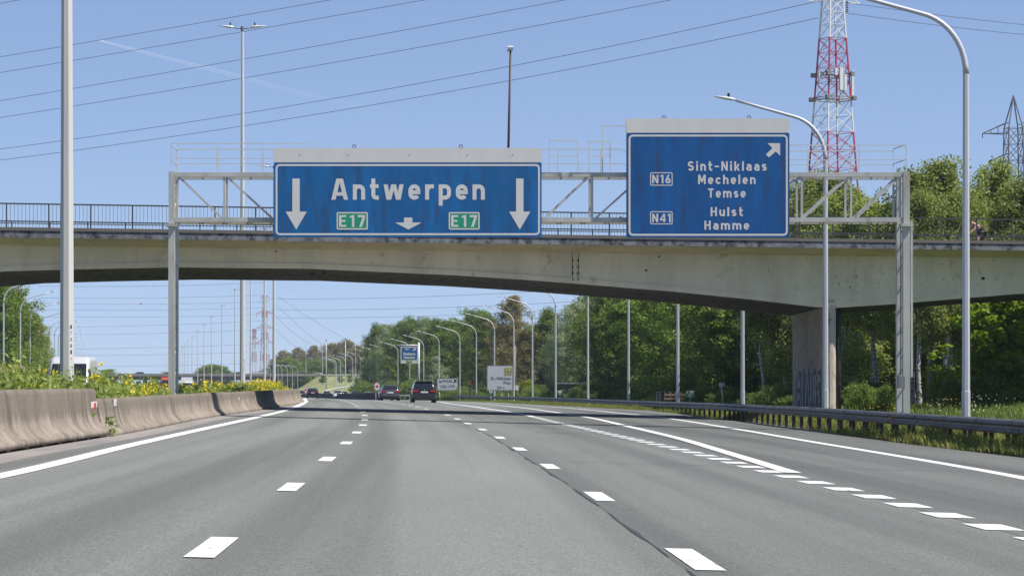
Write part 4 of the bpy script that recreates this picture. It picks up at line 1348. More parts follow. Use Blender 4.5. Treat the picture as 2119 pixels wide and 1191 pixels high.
for y0, y1, d in ((592, 578, 900), (616, 605, 960), (627, 622, 1000), (640, 633, 1000), (655, 646, 1040), (677, 650, 1050), (692, 672, 1060), (722, 700, 1100), (735, 720, 1100), (757, 745, 1150)):
    balls = ((.33, False), (.44, True), (.55, False), (.77, False)) if y0 == 627 else ()
    cable(W(80, y0, d), W(545, y1 + (y0-y1)*.5, d+60), "thin far power cable hanging level in the sky below the bridge", GF, .05, .5, 16, balls)
for y0, y1, d in ((618, 580, 900), (640, 606, 920), (657, 622, 950)):
    cable(W(560, y0, d), W(1280, y1 + 12, d - 200), "thin far power cable rising from the far pylon towards the bridge soffit", GF, .045, 1.0, 18)
for (x0, y0), (x1, y1), d in (((572, 630), (690, 728), 1120), ((570, 652), (642, 710), 1120), ((570, 680), (625, 722), 1120), ((575, 612), (740, 712), 1120)):
    cable(W(x0, y0, d+20), W(x1, y1, d-60), "thin far power cable sloping down from the far pylon to the brown trees", GF, .05, 1.2, 14)
# condensation trail high in the sky is part of the air: a long thin cloud
mb = MB(); P = [W(205, 84, 9000), W(330, 117, 9000), W(470, 152, 9000), W(620, 193, 9000), W(820, 235, 9000)]
def trail_mat():
    m, nt, b, out = _new("condensation_trail")
    b.inputs["Base Color"].default_value = (.9, .9, .9, 1); b.inputs["Roughness"].default_value = 1
    tr = nt.nodes.new("ShaderNodeBsdfTransparent"); mx = nt.nodes.new("ShaderNodeMixShader")
    tc = nt.nodes.new("ShaderNodeTexCoord"); sp = nt.nodes.new("ShaderNodeSeparateXYZ"); nt.links.new(tc.outputs["Generated"], sp.inputs[0])
    f = _ramp(nt, sp.outputs[0], [(0.0, .72), (.05, .88), (.5, .945), (1.0, .99)])
    nt.links.new(f, mx.inputs[0]); nt.links.new(b.outputs[0], mx.inputs[1]); nt.links.new(tr.outputs[0], mx.inputs[2])
    nt.links.new(mx.outputs[0], out.inputs[0])
    return m
mb.tube(P, [3, 5, 6, 6, 5], 6)
tag(mb.build("condensation_trail", trail_mat()), "thin white condensation trail sloping across the sky", "contrail", kind='stuff')

# ================================================================== SMALL SIGNS
def ground_z(p): return G(p.x, p.y)
def sign_root(name, label, cat, px, d):
    x = (px - VX)/FPX*d
    return thing(name, label, cat, (x, d, G(x, d)))
def rel(root, px, py):                       # picture point -> root frame x,z in the sign's plane
    d = root.location.y
    return ((px - VX)/FPX*d - root.location.x, CAMH + (VY-py)/FPX*d - root.location.z)
def board(root, px0, px1, py0, py1, mat, rim=None, name="panel", th=.06, r=.08, yo=0.0):
    x0, z1 = rel(root, px0, py0); x1, z0 = rel(root, px1, py1)
    mb = MB(); mb.poly(rrect(x0, x1, z0, z1, r), yo, yo + th); o = mb.build(name, mat, root)
    if rim:
        mb = MB(); frame_ring(mb, x0, x1, z0, z1, r, rim[0], yo-.006); mb.build("border", rim[1], root, fix=False)
    return o
def legs(root, pxs, py_top, r=.06, mat=None):
    for px in pxs:
        x, z = rel(root, px, py_top)
        mb = MB(); mb.bar((x, .14, -.4), (x, .14, z), r, 8, smooth=True); mb.build("leg", mat or M['steel'], root)
def words(root, items, mat, y=-.012, name="lettering", shapes=()):
    mb = MB()
    for t, a, b, top, base, off in items:
        x0, z1 = rel(root, a, top); x1, z0 = rel(root, b, base)
        text_into(mb, t, x0, x1, z0, z1-z0, y, space=1.05, offset=off)
    for pts in shapes: flat(mb, [rel(root, *p) for p in pts], y)
    return mb.build(name, mat, root, fix=False)
M['sign_grey'] = pm("grey_white_sign_face", (.50, .51, .53), .5, 0, .05, 1)
M['rim_grey'] = pm("sign_rim", (.16, .16, .16), .5, .2, .1, 2)
# exit 14 sign
s = sign_root("exit_sign", "pale square sign reading St.-Niklaas-West 200 m with a green 14 plate", "road sign", 1034, 356)
board(s, 1007.3, 1062, 755, 808, M['sign_grey'], (.10, M['rim_grey']))
words(s, [("St.-Niklaas-", 1015.5, 1059, 778.8, 785.4, .005), ("West", 1041, 1057, 788, 794.5, .005), ("200 m", 1028, 1044.5, 798.5, 804, .0)], M['black'])
x0, z1 = rel(s, 1044.3, 760); x1, z0 = rel(s, 1059.5, 775)
mb = MB(); mb.poly(rrect(x0, x1, z0, z1, .06), -.03, -.008); pl = mb.build("exit_plate", M['teal'], s)
mb = MB(); frame_ring(mb, x0, x1, z0, z1, .06, .07, -.034)
a = rel(s, 1047.5, 768); b = rel(s, 1056.5, 768); c = rel(s, 1052, 761.5)
text_into(mb, "14", a[0], b[0], a[1], c[1]-a[1], -.035, offset=.05)
for pts in ([(1046, 771), (1054, 771), (1054, 772.4), (1046, 772.4)], [(1054, 770.2), (1057.5, 771.7), (1054, 773.2)]): flat(mb, [rel(s, *p) for p in pts], -.035)
mb.build("plate_lettering", M['yellow'], pl, fix=False)
legs(s, (1038, 1052), 806)
# harbour sign
s = sign_root("port_sign", "pale wide sign reading WAAS 1000-1999 with a black arrow and boat symbol", "road sign", 926, 458)
board(s, 903.8, 948.5, 781.3, 808, M['sign_grey'], (.13, M['rim_grey']))
words(s, [("WAAS", 915, 935.5, 784.6, 790.8, .015), ("1000-1999", 911, 941, 796, 802.3, .0)], M['black'],
      shapes=([(909, 788), (914, 788), (914, 790.8), (909.6, 790.8)], [(909.4, 785.8), (910.6, 785.8), (910.6, 788), (909.4, 788)],
              [(938.5, 785), (945, 784.6), (944.6, 791.2), (942.8, 789.5), (939.6, 792.6), (937.8, 790.8), (940.9, 787.4)]))
legs(s, (909.5, 931), 806, .09)
# cantilever sign
s = sign_root("exit_sign", "small blue cantilever sign reading N41 Stekene Hamme above the two cars", "road sign", 866.5, 520)
x, z = rel(s, 866.5, 708)
mb = MB(); mb.tube([(0, .3, -.5), (0, .3, z)], [.24, .20], 10); mb.build("post", M['pole'], s)
mb = MB(); a = rel(s, 821, 714); b = rel(s, 868, 714.3); mb.tube([(a[0], .3, a[1]), (b[0], .3, b[1])], .15, 10); mb.build("beam", M['pole'], s)
board(s, 829, 865, 717, 746, M['blue'], (.16, M['white']))
board(s, 829, 865, 746.1, 751.5, M['white'], name="bottom_board")
words(s, [("Stekene", 834.5, 859.5, 728.5, 734, .05), ("Hamme", 835.5, 858.5, 736.2, 741.2, .05), ("N41", 838.4, 846.8, 719.9, 723.8, .04)], M['white'],
      shapes=([(855, 720), (860.6, 719.4), (860, 725.2), (858.2, 723.6), (855.2, 726.4), (853.7, 724.9), (856.6, 721.9)],))
x0, z1 = rel(s, 841.8, 742.8); x1, z0 = rel(s, 852, 750)
mb = MB(); mb.poly(rrect(x0, x1, z0, z1, .08), -.05, -.004); pl = mb.build("exit_plate", M['green'], s)
mb = MB(); a = rel(s, 844, 748.8); b = rel(s, 850, 744); text_into(mb, "14", a[0], b[0], a[1], b[1]-a[1], -.055, offset=.05); mb.build("plate_lettering", M['yellow'], pl, fix=False)
# chevron boards at the barrier ends
def chevron(px, d, py0, py1, hw_, label):
    s = sign_root("chevron_board", label, "road sign", px, d)
    board(s, px-hw_, px+hw_, py0, py1, M['white'], r=.02)
    h = py1 - py0; mid = (py0+py1)/2
    sh = [[(px, py0+h*.30), (px+hw_*.8, mid), (px, py1-h*.30), (px-hw_*.8, mid)],
          [(px-hw_, py0), (px-hw_*.35, py0), (px-hw_, py0+h*.24)], [(px+hw_, py0), (px+hw_, py0+h*.24), (px+hw_*.35, py0)],
          [(px-hw_, py1), (px-hw_, py1-h*.24), (px-hw_*.35, py1)], [(px+hw_, py1), (px+hw_*.35, py1), (px+hw_, py1-h*.24)]]
    words(s, [], M['red'], name="red_pattern", shapes=sh)
    legs(s, (px-hw_*.5, px+hw_*.5), py1-1, .05)
chevron(780.2, 346, 791, 807, 5.4, "red and white chevron board at the near nose of the dark barrier")
chevron(632.5, 600, 799, 813, 3.8, "red and white chevron board behind the black car far ahead")
# kilometre markers
def marker(px, d, py0, py1, hw_, label, txt=None, pole=True):
    s = sign_root("distance_marker", label, "road sign", px, d)
    mid = py0 + (py1-py0)*.42
    board(s, px-hw_, px+hw_, py0, mid, M['white'], r=.02, name="number_plate"); board(s, px-hw_, px+hw_, mid+.02, py1, M['teal'], r=.02, name="road_plate")
    if txt: words(s, [(txt, px-hw_*.72, px+hw_*.72, py0+1.2, mid-.6, .03)], M['black'])
    words(s, [("E17", px-hw_*.55, px+hw_*.55, mid+1.2, py1-1.0, .02)], M['white'], name="road_lettering")
    legs(s, (px,), py1-1, .035)
marker(1428.5, 195, 808, 822.5, 7.5, "white and teal distance marker reading 82.0 between two lamp posts", "82.0")
marker(1158.5, 272, 807.5, 816.5, 4.3, "teal distance marker at the foot of the lamp post left of the willow")
marker(1015.8, 340, 808, 815, 3.8, "teal distance marker under the St.-Niklaas-West sign")
s = sign_root("marker_board", "small green board with yellow edge half hidden by the dark car", "road sign", 857, 380)
board(s, 853.5, 862, 795, 806, M['green'], (.06, M['yellow'])); legs(s, (857,), 804, .05)
s = sign_root("leaning_sign", "grey sign plate seen edge-on on a leaning pole in front of the dark wood", "road sign", 1498, 178)
mb = MB(); a = rel(s, 1499, 836); b = rel(s, 1491.5, 793); mb.bar((a[0], 0, a[1]-.4), (b[0], 0, b[1]), .045, 8, smooth=True); mb.build("post", M['steel'], s)
board(s, 1487.5, 1499, 791.5, 800, M['steel'], name="panel", th=.03, r=.03, yo=-.08)
s = sign_root("signal_post", "dark post with a small red head beside the low hedge", "post", 973, 430)
mb = MB(); a = rel(s, 973, 787); mb.bar((0, 0, -.3), (0, 0, a[1]), .13, 8); mb.build("post", M['rail_dark'], s)
mb = MB(); mb.box((0, -.03, a[1]-.35), (.34, .26, .6)); mb.build("signal_head", pm("dull_red_paint", (.22, .03, .02), .6, 0, .2, 3), s)
# gate and pallets
s = sign_root("field_gate", "small white field gate with wooden post behind the guardrail", "gate", 1365, 205)
mb = MB()
for px in (1358, 1366): a = rel(s, px, 810); mb.bar((a[0], 0, -.2), (a[0], 0, a[1]), .03, 6)
for py in (811, 817, 823): a = rel(s, 1357, py); b = rel(s, 1367, py); mb.bar((a[0], 0, a[1]), (b[0], 0, b[1]), .025, 6)
mb.build("gate_frame", M['white'], s)
mb = MB(); a = rel(s, 1369, 806); mb.bar((a[0], 0, -.3), (a[0], 0, a[1]), .06, 6); mb.build("gate_post", M['pole_wood'], s)
s = sign_root("board_fence", "low weathered timber fence behind the guardrail under the rounded bush", "fence", 1400, 214)
for k in range(5):
    a = rel(s, 1376 + 11*k, 813); mb = MB(); mb.box((a[0], 0, a[1]/2), (.12, .12, a[1]+.3)); mb.build("fence_post", M['pole_wood'], s)
mb = MB(); a = rel(s, 1374, 0)[0]; b = rel(s, 1424, 0)[0]
for zc in (.35, .7, 1.0): mb.box(((a+b)/2, -.08, zc), (b-a, .03, .17))
mb.build("fence_boards", M['pole_wood'], s)
s = sign_root("shed", "low dark shed with a flat pale roof behind the lime hedge", "shed", 1180, 372)
x0, z1 = rel(s, 1150, 791); x1, _ = rel(s, 1212, 791)
mb = MB(); mb.bbox((x0+.3, .3, -.5), (x1-.3, 5, z1-.2)); mb.build("wall", M['bark'], s)
mb = MB(); mb.bbox((x0, 0, z1-.2), (x1, 5.3, z1)); mb.build("roof", pm("shed_roof_felt", (.23, .22, .22), .8, 0, .15, 2), s)
# noise fence on the far left
s = thing("noise_fence", "tan wooden board fence at the far left behind the lamp posts", "fence", (0, 0, 0))
A = Vector((W(-60, 0, 262).x, 262, 0)); B = Vector((W(51, 0, 292).x, 292, 0))
n = 8
for k in range(n):
    a = A.lerp(B, k/n); b = A.lerp(B, (k+1)/n); za = G(a.x, a.y) - .5
    mb = MB(); d = (b-a).normalized(); ang = math.atan2(d.y, d.x); L = (b-a).length
    top = CAMH + (VY - 748)/FPX*a.y - .55*k/n
    c = (a+b)/2; mb.box((c.x, c.y, (za+top)/2), (L-.16, .08, top-za), 0, Matrix.Rotation(ang, 3, 'Z'))
    for q in range(9): mb.box((c.x+.0, c.y-.05, za + (top-za)*(q+.5)/9), (L-.2, .03, .05), 0, Matrix.Rotation(ang, 3, 'Z'))
    mb.build("board_panel", M['wood'], s)
    mb = MB(); mb.box((a.x, a.y, (za+top)/2+.05), (.16, .16, top-za+.1)); mb.build("fence_post", M['pole_wood'], s)

# ================================================================== FAR OVERPASS AND EMBANKMENT
DO = 1050.0
ov = thing("overpass", "long low grey concrete overpass crossing the horizon beyond the median", "bridge", (0, 0, 0))
mb = MB()
for a, b in ((150, 385), (385, 520), (520, 668)):
    p, q = W(a, 0, DO), W(b, 0, DO)
    zt, zb = CAMH + (VY-772.5)/FPX*DO, CAMH + (VY-778.5)/FPX*DO
    mb.bbox((p.x, DO, zb+.15), (q.x, DO+.5, zt)); mb.bbox((p.x, DO+11, zb+.15), (q.x, DO+11.5, zt)); mb.bbox((p.x, DO+.5, zb+.1), (q.x, DO+11, zb+.35))
mb.build("deck", M['far_concrete'], ov)
mb = MB(); p, q = W(150, 0, DO), W(640, 0, DO); zb = CAMH + (VY-778.5)/FPX*DO
mb.bbox((p.x, DO+1.2, zb-1.35), (q.x, DO+10, zb+.14)); mb.build("girder", M['soffit'], ov)
for px in (235, 300, 420, 545):
    p = W(px, 0, DO+5); mb = MB(); mb.bbox((p.x-.6, DO+3, -4), (p.x+.6, DO+8, zb)); mb.build("pier", M['far_concrete'], ov)
mb = MB(); rows = []
for px in range(596, 1100, 12):
    t = max(0.0, min(1.0, (px - 606)/60)); ss = t*t*(3-2*t)
    pyc = 806 - (806-777.5)*ss
    top = W(px, pyc, DO-20); rows.append([W(px, 830, DO-190), W(px, 812, DO-130).lerp(top, .06), W(px, pyc + (806-pyc)*.55, DO-70), top, Vector((top.x*1.02, DO+14, top.z)), Vector((top.x*1.03, DO+60, -2.3))])
vs = [v for r in rows for v in r]; k = 6
mb.add(vs, [(j*k+i, j*k+i+1, (j+1)*k+i+1, (j+1)*k+i) for j in range(len(rows)-1) for i in range(k-1)], 0, True)
tag(mb.build("embankment", M['reed']), kind='structure')
# ramp climbing the slope with its own crash rail
mb = MB(); P = [W(742, 806, 800), W(800, 803, 815), W(850, 799, 830), W(910, 793, 850), W(990, 790, 870)]
L_ = [p + Vector((-3.2, 0, .3)) for p in P]; R_ = [p + Vector((3.6, 2, .3)) for p in P]
mb.add(L_+R_, [(i, i+1, 5+i+1, 5+i) for i in range(4)]); tag(mb.build("ramp_road", M['asphalt']), kind='structure')
s = thing("guardrail", "pale crash rail climbing the grassy slope in the distance", "guardrail", (0, 0, 0))
P = [W(672, 812, 790), W(700, 806, 800), W(730, 800.5, 815), W(762, 795.5, 830), W(800, 790, 845)]
mb = MB(); mb.tube([p + Vector((0, 0, .5)) for p in P], .22, 5); mb.build("rail", M['steel'], s)
mb = MB()
for p in P: mb.bar(p + Vector((0, 0, .4)), p - Vector((0, 0, 1)), .08)
mb.build("rail_posts", M['steel'], s)
s = thing("guardrail", "pale crash rail along the crest of the grassy bank at the overpass", "guardrail", (0, 0, 0))
P = [W(px, 775.3, DO-18) for px in range(660, 780, 10)]
mb = MB(); mb.tube(P, .22, 5); mb.build("rail", M['steel'], s)
mb = MB()
for p in P: mb.bar(p, p - Vector((0, 0, 1)), .08)
mb.build("rail_posts", M['steel'], s)

# ================================================================== VEHICLES
def sup(cx, w_, zb, zt, y, r, n=5, tuck=1.0):
    """rounded rectangle section in x,z; bottom narrower by tuck"""
    P = rrect(-w_, w_, zb, zt, r, n)
    return [Vector((cx + a*(tuck + (1-tuck)*min(1, (b-zb)/(zt-zb)*1.6)), y, b)) for a, b in P]
def make_car(label, px, d, col, style="hatch", away=True, yaw=0.0, x=None, z=None, name="car", group=None, lights=True):
    S = {"mpv": dict(L=4.55, w=.90, belt=1.02, roof=1.62, rear=(-2.20, -1.85), front=(.35, 1.45), hood=.98, tailz=1.04),
         "hatch": dict(L=4.3, w=.89, belt=.96, roof=1.43, rear=(-2.02, -1.45), front=(.15, 1.1), hood=.90, tailz=.98),
         "coupe": dict(L=4.65, w=.94, belt=1.12, roof=1.62, rear=(-2.15, -1.0), front=(.2, 1.2), hood=1.0, tailz=1.14),
         "estate": dict(L=4.6, w=.90, belt=.98, roof=1.50, rear=(-2.25, -1.9), front=(.2, 1.2), hood=.92, tailz=1.0)}[style]
    L, w_ = S["L"], S["w"]; hb = L/2
    if x is None: x = (px - VX)/FPX*d
    if z is None: z = G(x, d)
    r = thing(name, label, "car", (x, d + hb if away else d + hb, z), (0 if away else math.pi) + yaw, group)
    pc = paint("car_paint", col)
    mb = MB()
    st = [(-hb, .80, .38, .62, .10), (-hb+.06, .95, .30, .80, .13), (-hb+.16, .985, .24, S["tailz"]-.06, .16), (-hb+.45, 1.0, .20, S["tailz"], .16), (-hb+1.2, 1.0, .18, S["belt"], .17),
          (0, 1.0, .18, S["belt"], .17), (S["front"][1]-.1, 1.0, .18, S["hood"]+.03, .18), (hb-.5, .97, .20, S["hood"]-.10, .18), (hb-.15, .90, .24, S["hood"]-.22, .16), (hb, .74, .32, S["hood"]-.34, .12)]
    mb.loft([sup(0, w_*k, zb, zt, y, rr, 4, .93) for y, k, zb, zt, rr in st], 0, True)
    mb.build("body", pc, r)
    # cabin
    (r0, r1), (f1, f0) = S["rear"], S["front"]
    rb, zr = S["belt"] - .06, S["roof"]
    wt = w_*.74; wb_ = w_*.93
    def cab(y, k, wa, wc): return [Vector((-wa, y, rb)), Vector((-wa*.995, y, rb+.05)), Vector((-wc - .03, y, rb + (zr-rb)*k - .10)), Vector((-wc+.06, y, rb + (zr-rb)*k - .015)), Vector((0, y, rb + (zr-rb)*k + .012)),
                                   Vector((wc-.06, y, rb + (zr-rb)*k - .015)), Vector((wc+.03, y, rb + (zr-rb)*k - .10)), Vector((wa*.995, y, rb+.05)), Vector((wa, y, rb))]
    mb = MB()
    secs = []
    for t in (0, .5, 1.0): secs.append(cab(r0 + (r1-r0)*t, .16 + .80*t, wb_*(.95+.05*t), wb_*.90 + (wt-wb_*.90)*t))
    secs += [cab((r1+f1)/2, 1.0, wb_, wt), cab(f1, .985, wb_, wt), cab((f1+f0)/2, .58, wb_*.98, wt + .06), cab(f0, .16, wb_*.93, wb_*.85)]
    mb.loft(secs, 0, True)
    mb.build("roof_shell", pc, r)
    # glass
    def quad(nm, pts, mat, off, parent=r):
        a = [Vector(p) for p in pts]; nrm = (a[1]-a[0]).cross(a[2]-a[0]).normalized()
        ctr = sum(a, Vector())/len(a)
        if nrm.dot(ctr - Vector((0, 0, .9))) < 0: nrm = -nrm
        mb = MB(); n = len(a); q = [p + nrm*off for p in a]; b = [p - nrm*.03 for p in a]
        mb.add(q + b, [tuple(range(n)), tuple(range(2*n-1, n-1, -1))] + [(i, n+i, n+(i+1) % n, (i+1) % n) for i in range(n)])
        return mb.build(nm, mat, parent)
    zlo, zhi = rb + (zr-rb)*.22, rb + (zr-rb)*.90
    ylo, yhi = r0 + (r1-r0)*.05, r0 + (r1-r0)*.92
    quad("rear_window", [(-wb_*.80, ylo, zlo), (wb_*.80, ylo, zlo), (wt*.90, yhi, zhi), (-wt*.90, yhi, zhi)], M['glass'], .03)
    quad("windscreen", [(-wb_*.84, f0-.06, zlo), (wb_*.84, f0-.06, zlo), (wt*.88, f1+.06, zhi), (-wt*.88, f1+.06, zhi)], M['glass'], .04)
    for s in (-1, 1):
        mid = (r1+f1)/2
        for y0_, y1_, y2_, y3_ in ((r0+.28, mid-.04, mid-.04, r1+.16), (mid+.04, f0-.30, f1-.0, mid+.04)):
            quad("side_window", [(s*wb_*1.0, y0_, rb+.09), (s*wb_*1.0, y1_, rb+.09), (s*(wt+.04), y2_, zr-.13), (s*(wt+.04), y3_, zr-.13)], M['glass'], .012)
        if d < 300 or not away:
            mb = MB(); mb.ell((s*(w_+.09), f1+.45, S["belt"]+.02), (.12, .06, .085), 0, 8, 6); mb.build("wing_mirror", M['plastic'] if style == "mpv" else pc, r)
        # lights
        zl = S["tailz"] - .17
        P = [(s*w_*.98, zl-.06), (s*w_*.99, zl+.08), (s*w_*.62, zl+.075), (s*w_*.45, zl+.045), (s*w_*.45, zl-.01), (s*w_*.66, zl-.06)]
        mb = MB(); n = len(P); 
        if s > 0: P = P[::-1]
        mb.poly(P, -hb-.012, -hb+.35); mb.build("tail_light", M['taillight'], r)
        mb = MB(); mb.poly([(s*w_*.55, S["hood"]-.33), (s*w_*.94, S["hood"]-.33), (s*w_*.94, S["hood"]-.20), (s*w_*.6, S["hood"]-.22)][::s], hb-.34, hb-.075); mb.build("headlight", M['headlight'], r)
    mb = MB(); mb.box((0, -hb-.012, S["tailz"]-.24), (.54, .03, .13)); mb.build("number_plate", M['white'], r)
    mb = MB(); mb.box((0, -hb+.05, .34), (w_*1.72, .22, .20)); mb.box((0, hb-.10, .34), (w_*1.5, .2, .2)); mb.box((0, 0, .26), (w_*1.7, L*.86, .16)); mb.build("lower_bumper", M['plastic'], r)
    for s in (-1, 1):
        for yw in (-L*.30, L*.31):
            mb = MB(); c = Vector((s*(w_-.10), yw, .33)); mb.bar(c - Vector((.115, 0, 0)), c + Vector((.115, 0, 0)), .335, 18, smooth=False); wh = mb.build("wheel", M['tyre'], r)
            mb = MB(); c2 = c + Vector((s*.117, 0, 0)); mb.bar(c2 - Vector((.006, 0, 0)), c2 + Vector((.006, 0, 0)), .22, 12); mb.build("rim", M['rim'], wh)
    if style == "mpv":
        for s in (-1, 1):
            mb = MB(); mb.tube([(s*wt*.98, r1+.2, zr-.03), (s*wt*.98, r1+.4, zr+.05), (s*wt*.98, f1-.2, zr+.05), (s*wt*.98, f1, zr-.03)], .02, 6); mb.build("roof_rail", M['steel'], r)
        mb = MB(); mb.box((0, r1-.06, zr-.02), (wt*1.8, .25, .05)); mb.build("spoiler", pc, r)
        for s in (-1, 1):
            mb = MB(); c = Vector((s*.55, -hb-.01, .30)); mb.bar(c, c + Vector((0, .1, 0)), .05, 10); mb.build("exhaust", M['rim'], r)
        mb = MB(); mb.bar((0, -hb+.0, S["tailz"]-.06), (0, -hb+.03, S["tailz"]-.06), .05, 12); mb.build("badge", M['rim'], r)
    return r
def yaw_at(d): return math.atan2(-(curve(d+5) - curve(d)), 5)
make_car("dark blue-grey people carrier with red tail lights, largest of the cars ahead", 875.5, 203, (.030, .032, .042), "mpv", yaw=yaw_at(203))
make_car("grey hatchback with glowing red tail lights left of the dark people carrier", 806, 254, (.10, .115, .135), "hatch", yaw=yaw_at(254))
make_car("black high-tailed coupe alone in front of the dark barrier", 645, 425, (.006, .007, .014), "coupe", yaw=yaw_at(425))
make_car("pale blue car mostly hidden behind the grey hatchback", 797, 330, (.30, .36, .42), "hatch", yaw=yaw_at(300))
for px, d, col, st, aw, lab in ((608, 640, (.02, .022, .03), "hatch", True, "dark car roof leftmost behind the dark barrier"), (621.5, 560, (.02, .025, .05), "hatch", True, "dark blue car behind the barrier just left of the far chevron board"),
    (675.5, 560, (.6, .6, .6), "hatch", False, "white hatchback behind the barrier with its windscreen towards us"), (698, 500, (.6, .6, .6), "estate", False, "white estate car with a dark greenish windscreen behind the barrier"),
    (709.5, 520, (.05, .02, .03), "hatch", True, "dark red-lit car behind the barrier beside the white estate"), (734, 480, (.012, .014, .03), "hatch", True, "dark navy car behind the barrier with red tail lights"),
    (762, 510, (.55, .58, .62), "hatch", True, "pale car behind the right end of the dark barrier")):
    make_car(lab, px, d, col, st, aw, yaw=yaw_at(d))
zo = CAMH + (VY-775.2)/FPX*DO - 1.0
make_car("white car crossing the far overpass above the grassy bank", 655, DO+3, (.62, .62, .62), "hatch", True, math.pi/2, z=CAMH + (VY-778)/FPX*DO)
for px, lab in ((285, "dark car on the far overpass left of the gantry leg"), (487, "dark car on the far overpass behind a lighting mast"), (622, "dark car on the far overpass left of the white car")):
    make_car(lab, px, DO+6, (.015, .016, .025), "estate", True, math.pi/2, z=CAMH + (VY-777)/FPX*DO)
for px, d, col, lab in ((268, 640, (.55, .57, .6), "pale car in oncoming traffic just left of the orange van"), (366, 600, (.03, .05, .16), "blue car in oncoming traffic between the red and white lorries"), (411, 640, (.03, .04, .09), "dark blue car in oncoming traffic right of the white lorry")):
    make_car(lab, px, d, col, "estate", False, yaw_at(d))

def make_lorry(label, px, d, wd, hgt, box_col, cab_col, cab_h, name="lorry", zoff=0.0):
    x = (px - VX)/FPX*d; z = G(x, d) + zoff
    r = thing(name, label, "lorry", (x, d, z), math.pi + yaw_at(d))
    mb = MB(); mb.loft([sup(0, wd/2, .9, hgt, y, .08, 3) for y in (-9.5, -.2)], 0, False); mb.build("cargo_box", paint("box_paint", box_col, .45), r)
    mb = MB(); mb.loft([sup(0, wd/2*.98, .45, hh, y, .18, 4) for y, hh in ((-.05, cab_h), (1.3, cab_h), (1.75, cab_h-.3), (2.0, cab_h*.58), (2.05, cab_h*.42))], 0, True); mb.build("cab", paint("cab_paint", cab_col, .35), r)
    mb = MB(); mb.add([(-wd*.43, 2.0, cab_h*.60), (wd*.43, 2.0, cab_h*.60), (wd*.41, 1.80, cab_h*.86), (-wd*.41, 1.80, cab_h*.86)], [(0, 1, 2, 3)]); mb.v = [(v[0], v[1]+.045, v[2]) for v in mb.v]
    mb.build("windscreen", M['glass'], r)
    mb = MB(); mb.box((0, 2.04, .62), (wd*.96, .14, .4)); mb.box((0, 2.05, cab_h*.42), (wd*.6, .06, .5)); mb.build("grille", M['plastic'], r)
    for s in (-1, 1):
        mb = MB(); mb.box((s*wd*.38, 2.09, .72), (.36, .06, .2)); mb.build("headlight", M['headlight'], r)
        mb = MB(); mb.box((s*(wd/2+.14), 1.6, cab_h*.7), (.18, .1, .6)); mb.build("wing_mirror", M['plastic'], r)
        for yw in (1.1, -6.2, -7.5):
            mb = MB(); c = Vector((s*(wd/2-.17), yw, .5)); mb.bar(c - Vector((.16, 0, 0)), c + Vector((.16, 0, 0)), .5, 16); mb.build("wheel", M['tyre'], r)
    return r
make_lorry("red lorry with a tall red cab half hidden by the gantry leg", 345, 620, 2.6, 3.6, (.45, .07, .03), (.55, .09, .03), 3.3, zoff=.8)
make_lorry("white box lorry in oncoming traffic behind the yellow flowers", 387, 690, 2.9, 3.7, (.72, .72, .72), (.65, .66, .68), 2.6, zoff=.9)
make_lorry("orange and yellow van in oncoming traffic behind the green weeds", 300, 600, 2.6, 2.3, (.65, .35, .04), (.65, .38, .05), 2.1, name="works_van", zoff=.5)

# silver high-roof van on the oncoming carriageway
vx, vd = W(141, 0, 135).x, 135
van = thing("van", "silver high-roof van with a dark windscreen partly behind the nearest lighting mast", "van", (vx, vd, G(vx, vd) - .28), math.pi + math.radians(2.5))
pv = pm("silver_paint", (.44, .445, .46), .35, 0, .03, 1)
mb = MB(); mb.loft([sup(0, 1.0*k, zb, zt, y, rr, 5) for y, k, zb, zt, rr in ((-5.6, .97, .4, 2.62, .16), (-5.5, 1, .35, 2.68, .2), (-1.6, 1, .3, 2.68, .22), (-1.25, 1, .3, 2.62, .24), (-.95, .99, .3, 2.42, .26), (-.1, .99, .3, 1.50, .18), (.0, .99, .3, 1.30, .16), (.75, .95, .32, 1.08, .18), (.95, .86, .38, .88, .14))], 0, True)
mb.build("body", pv, van)
mb = MB(); mb.add([(-.90, -.10, 1.42), (.90, -.10, 1.42), (.84, -.94, 2.26), (-.84, -.94, 2.26)], [(0, 1, 2, 3)]); mb.v = [(v[0], v[1]+.10, v[2]+.06) for v in mb.v]; mb.build("windscreen", M['glass'], van)
for s in (-1, 1):
    mb = MB(); mb.poly([(0, 0)]*0 or [(s*.995, 1.35), (s*1.02, 1.35), (s*1.0, 2.05), (s*.97, 2.05)], -1.75, -.55); mb.build("side_window", M['glass'], van)
    mb = MB(); mb.box((s*1.17, -.25, 1.45), (.22, .12, .36)); mb.build("wing_mirror", M['plastic'], van)
    mb = MB(); mb.box((s*.70, .86, .88), (.34, .2, .2)); mb.build("headlight", M['headlight'], van)
    for yw in (.15, -4.1):
        mb = MB(); c = Vector((s*.88, yw, .36)); mb.bar(c - Vector((.12, 0, 0)), c + Vector((.12, 0, 0)), .36, 18); mb.build("wheel", M['tyre'], van)
mb = MB(); mb.box((0, .93, .48), (1.7, .16, .26)); mb.box((0, .93, .78), (.8, .1, .12)); mb.build("front_bumper", M['plastic'], van)
mb = MB(); mb.bar((.25, -1.6, 2.66), (.25, -1.6, 2.82), .07, 8); mb.build("roof_aerial", M['plastic'], van)

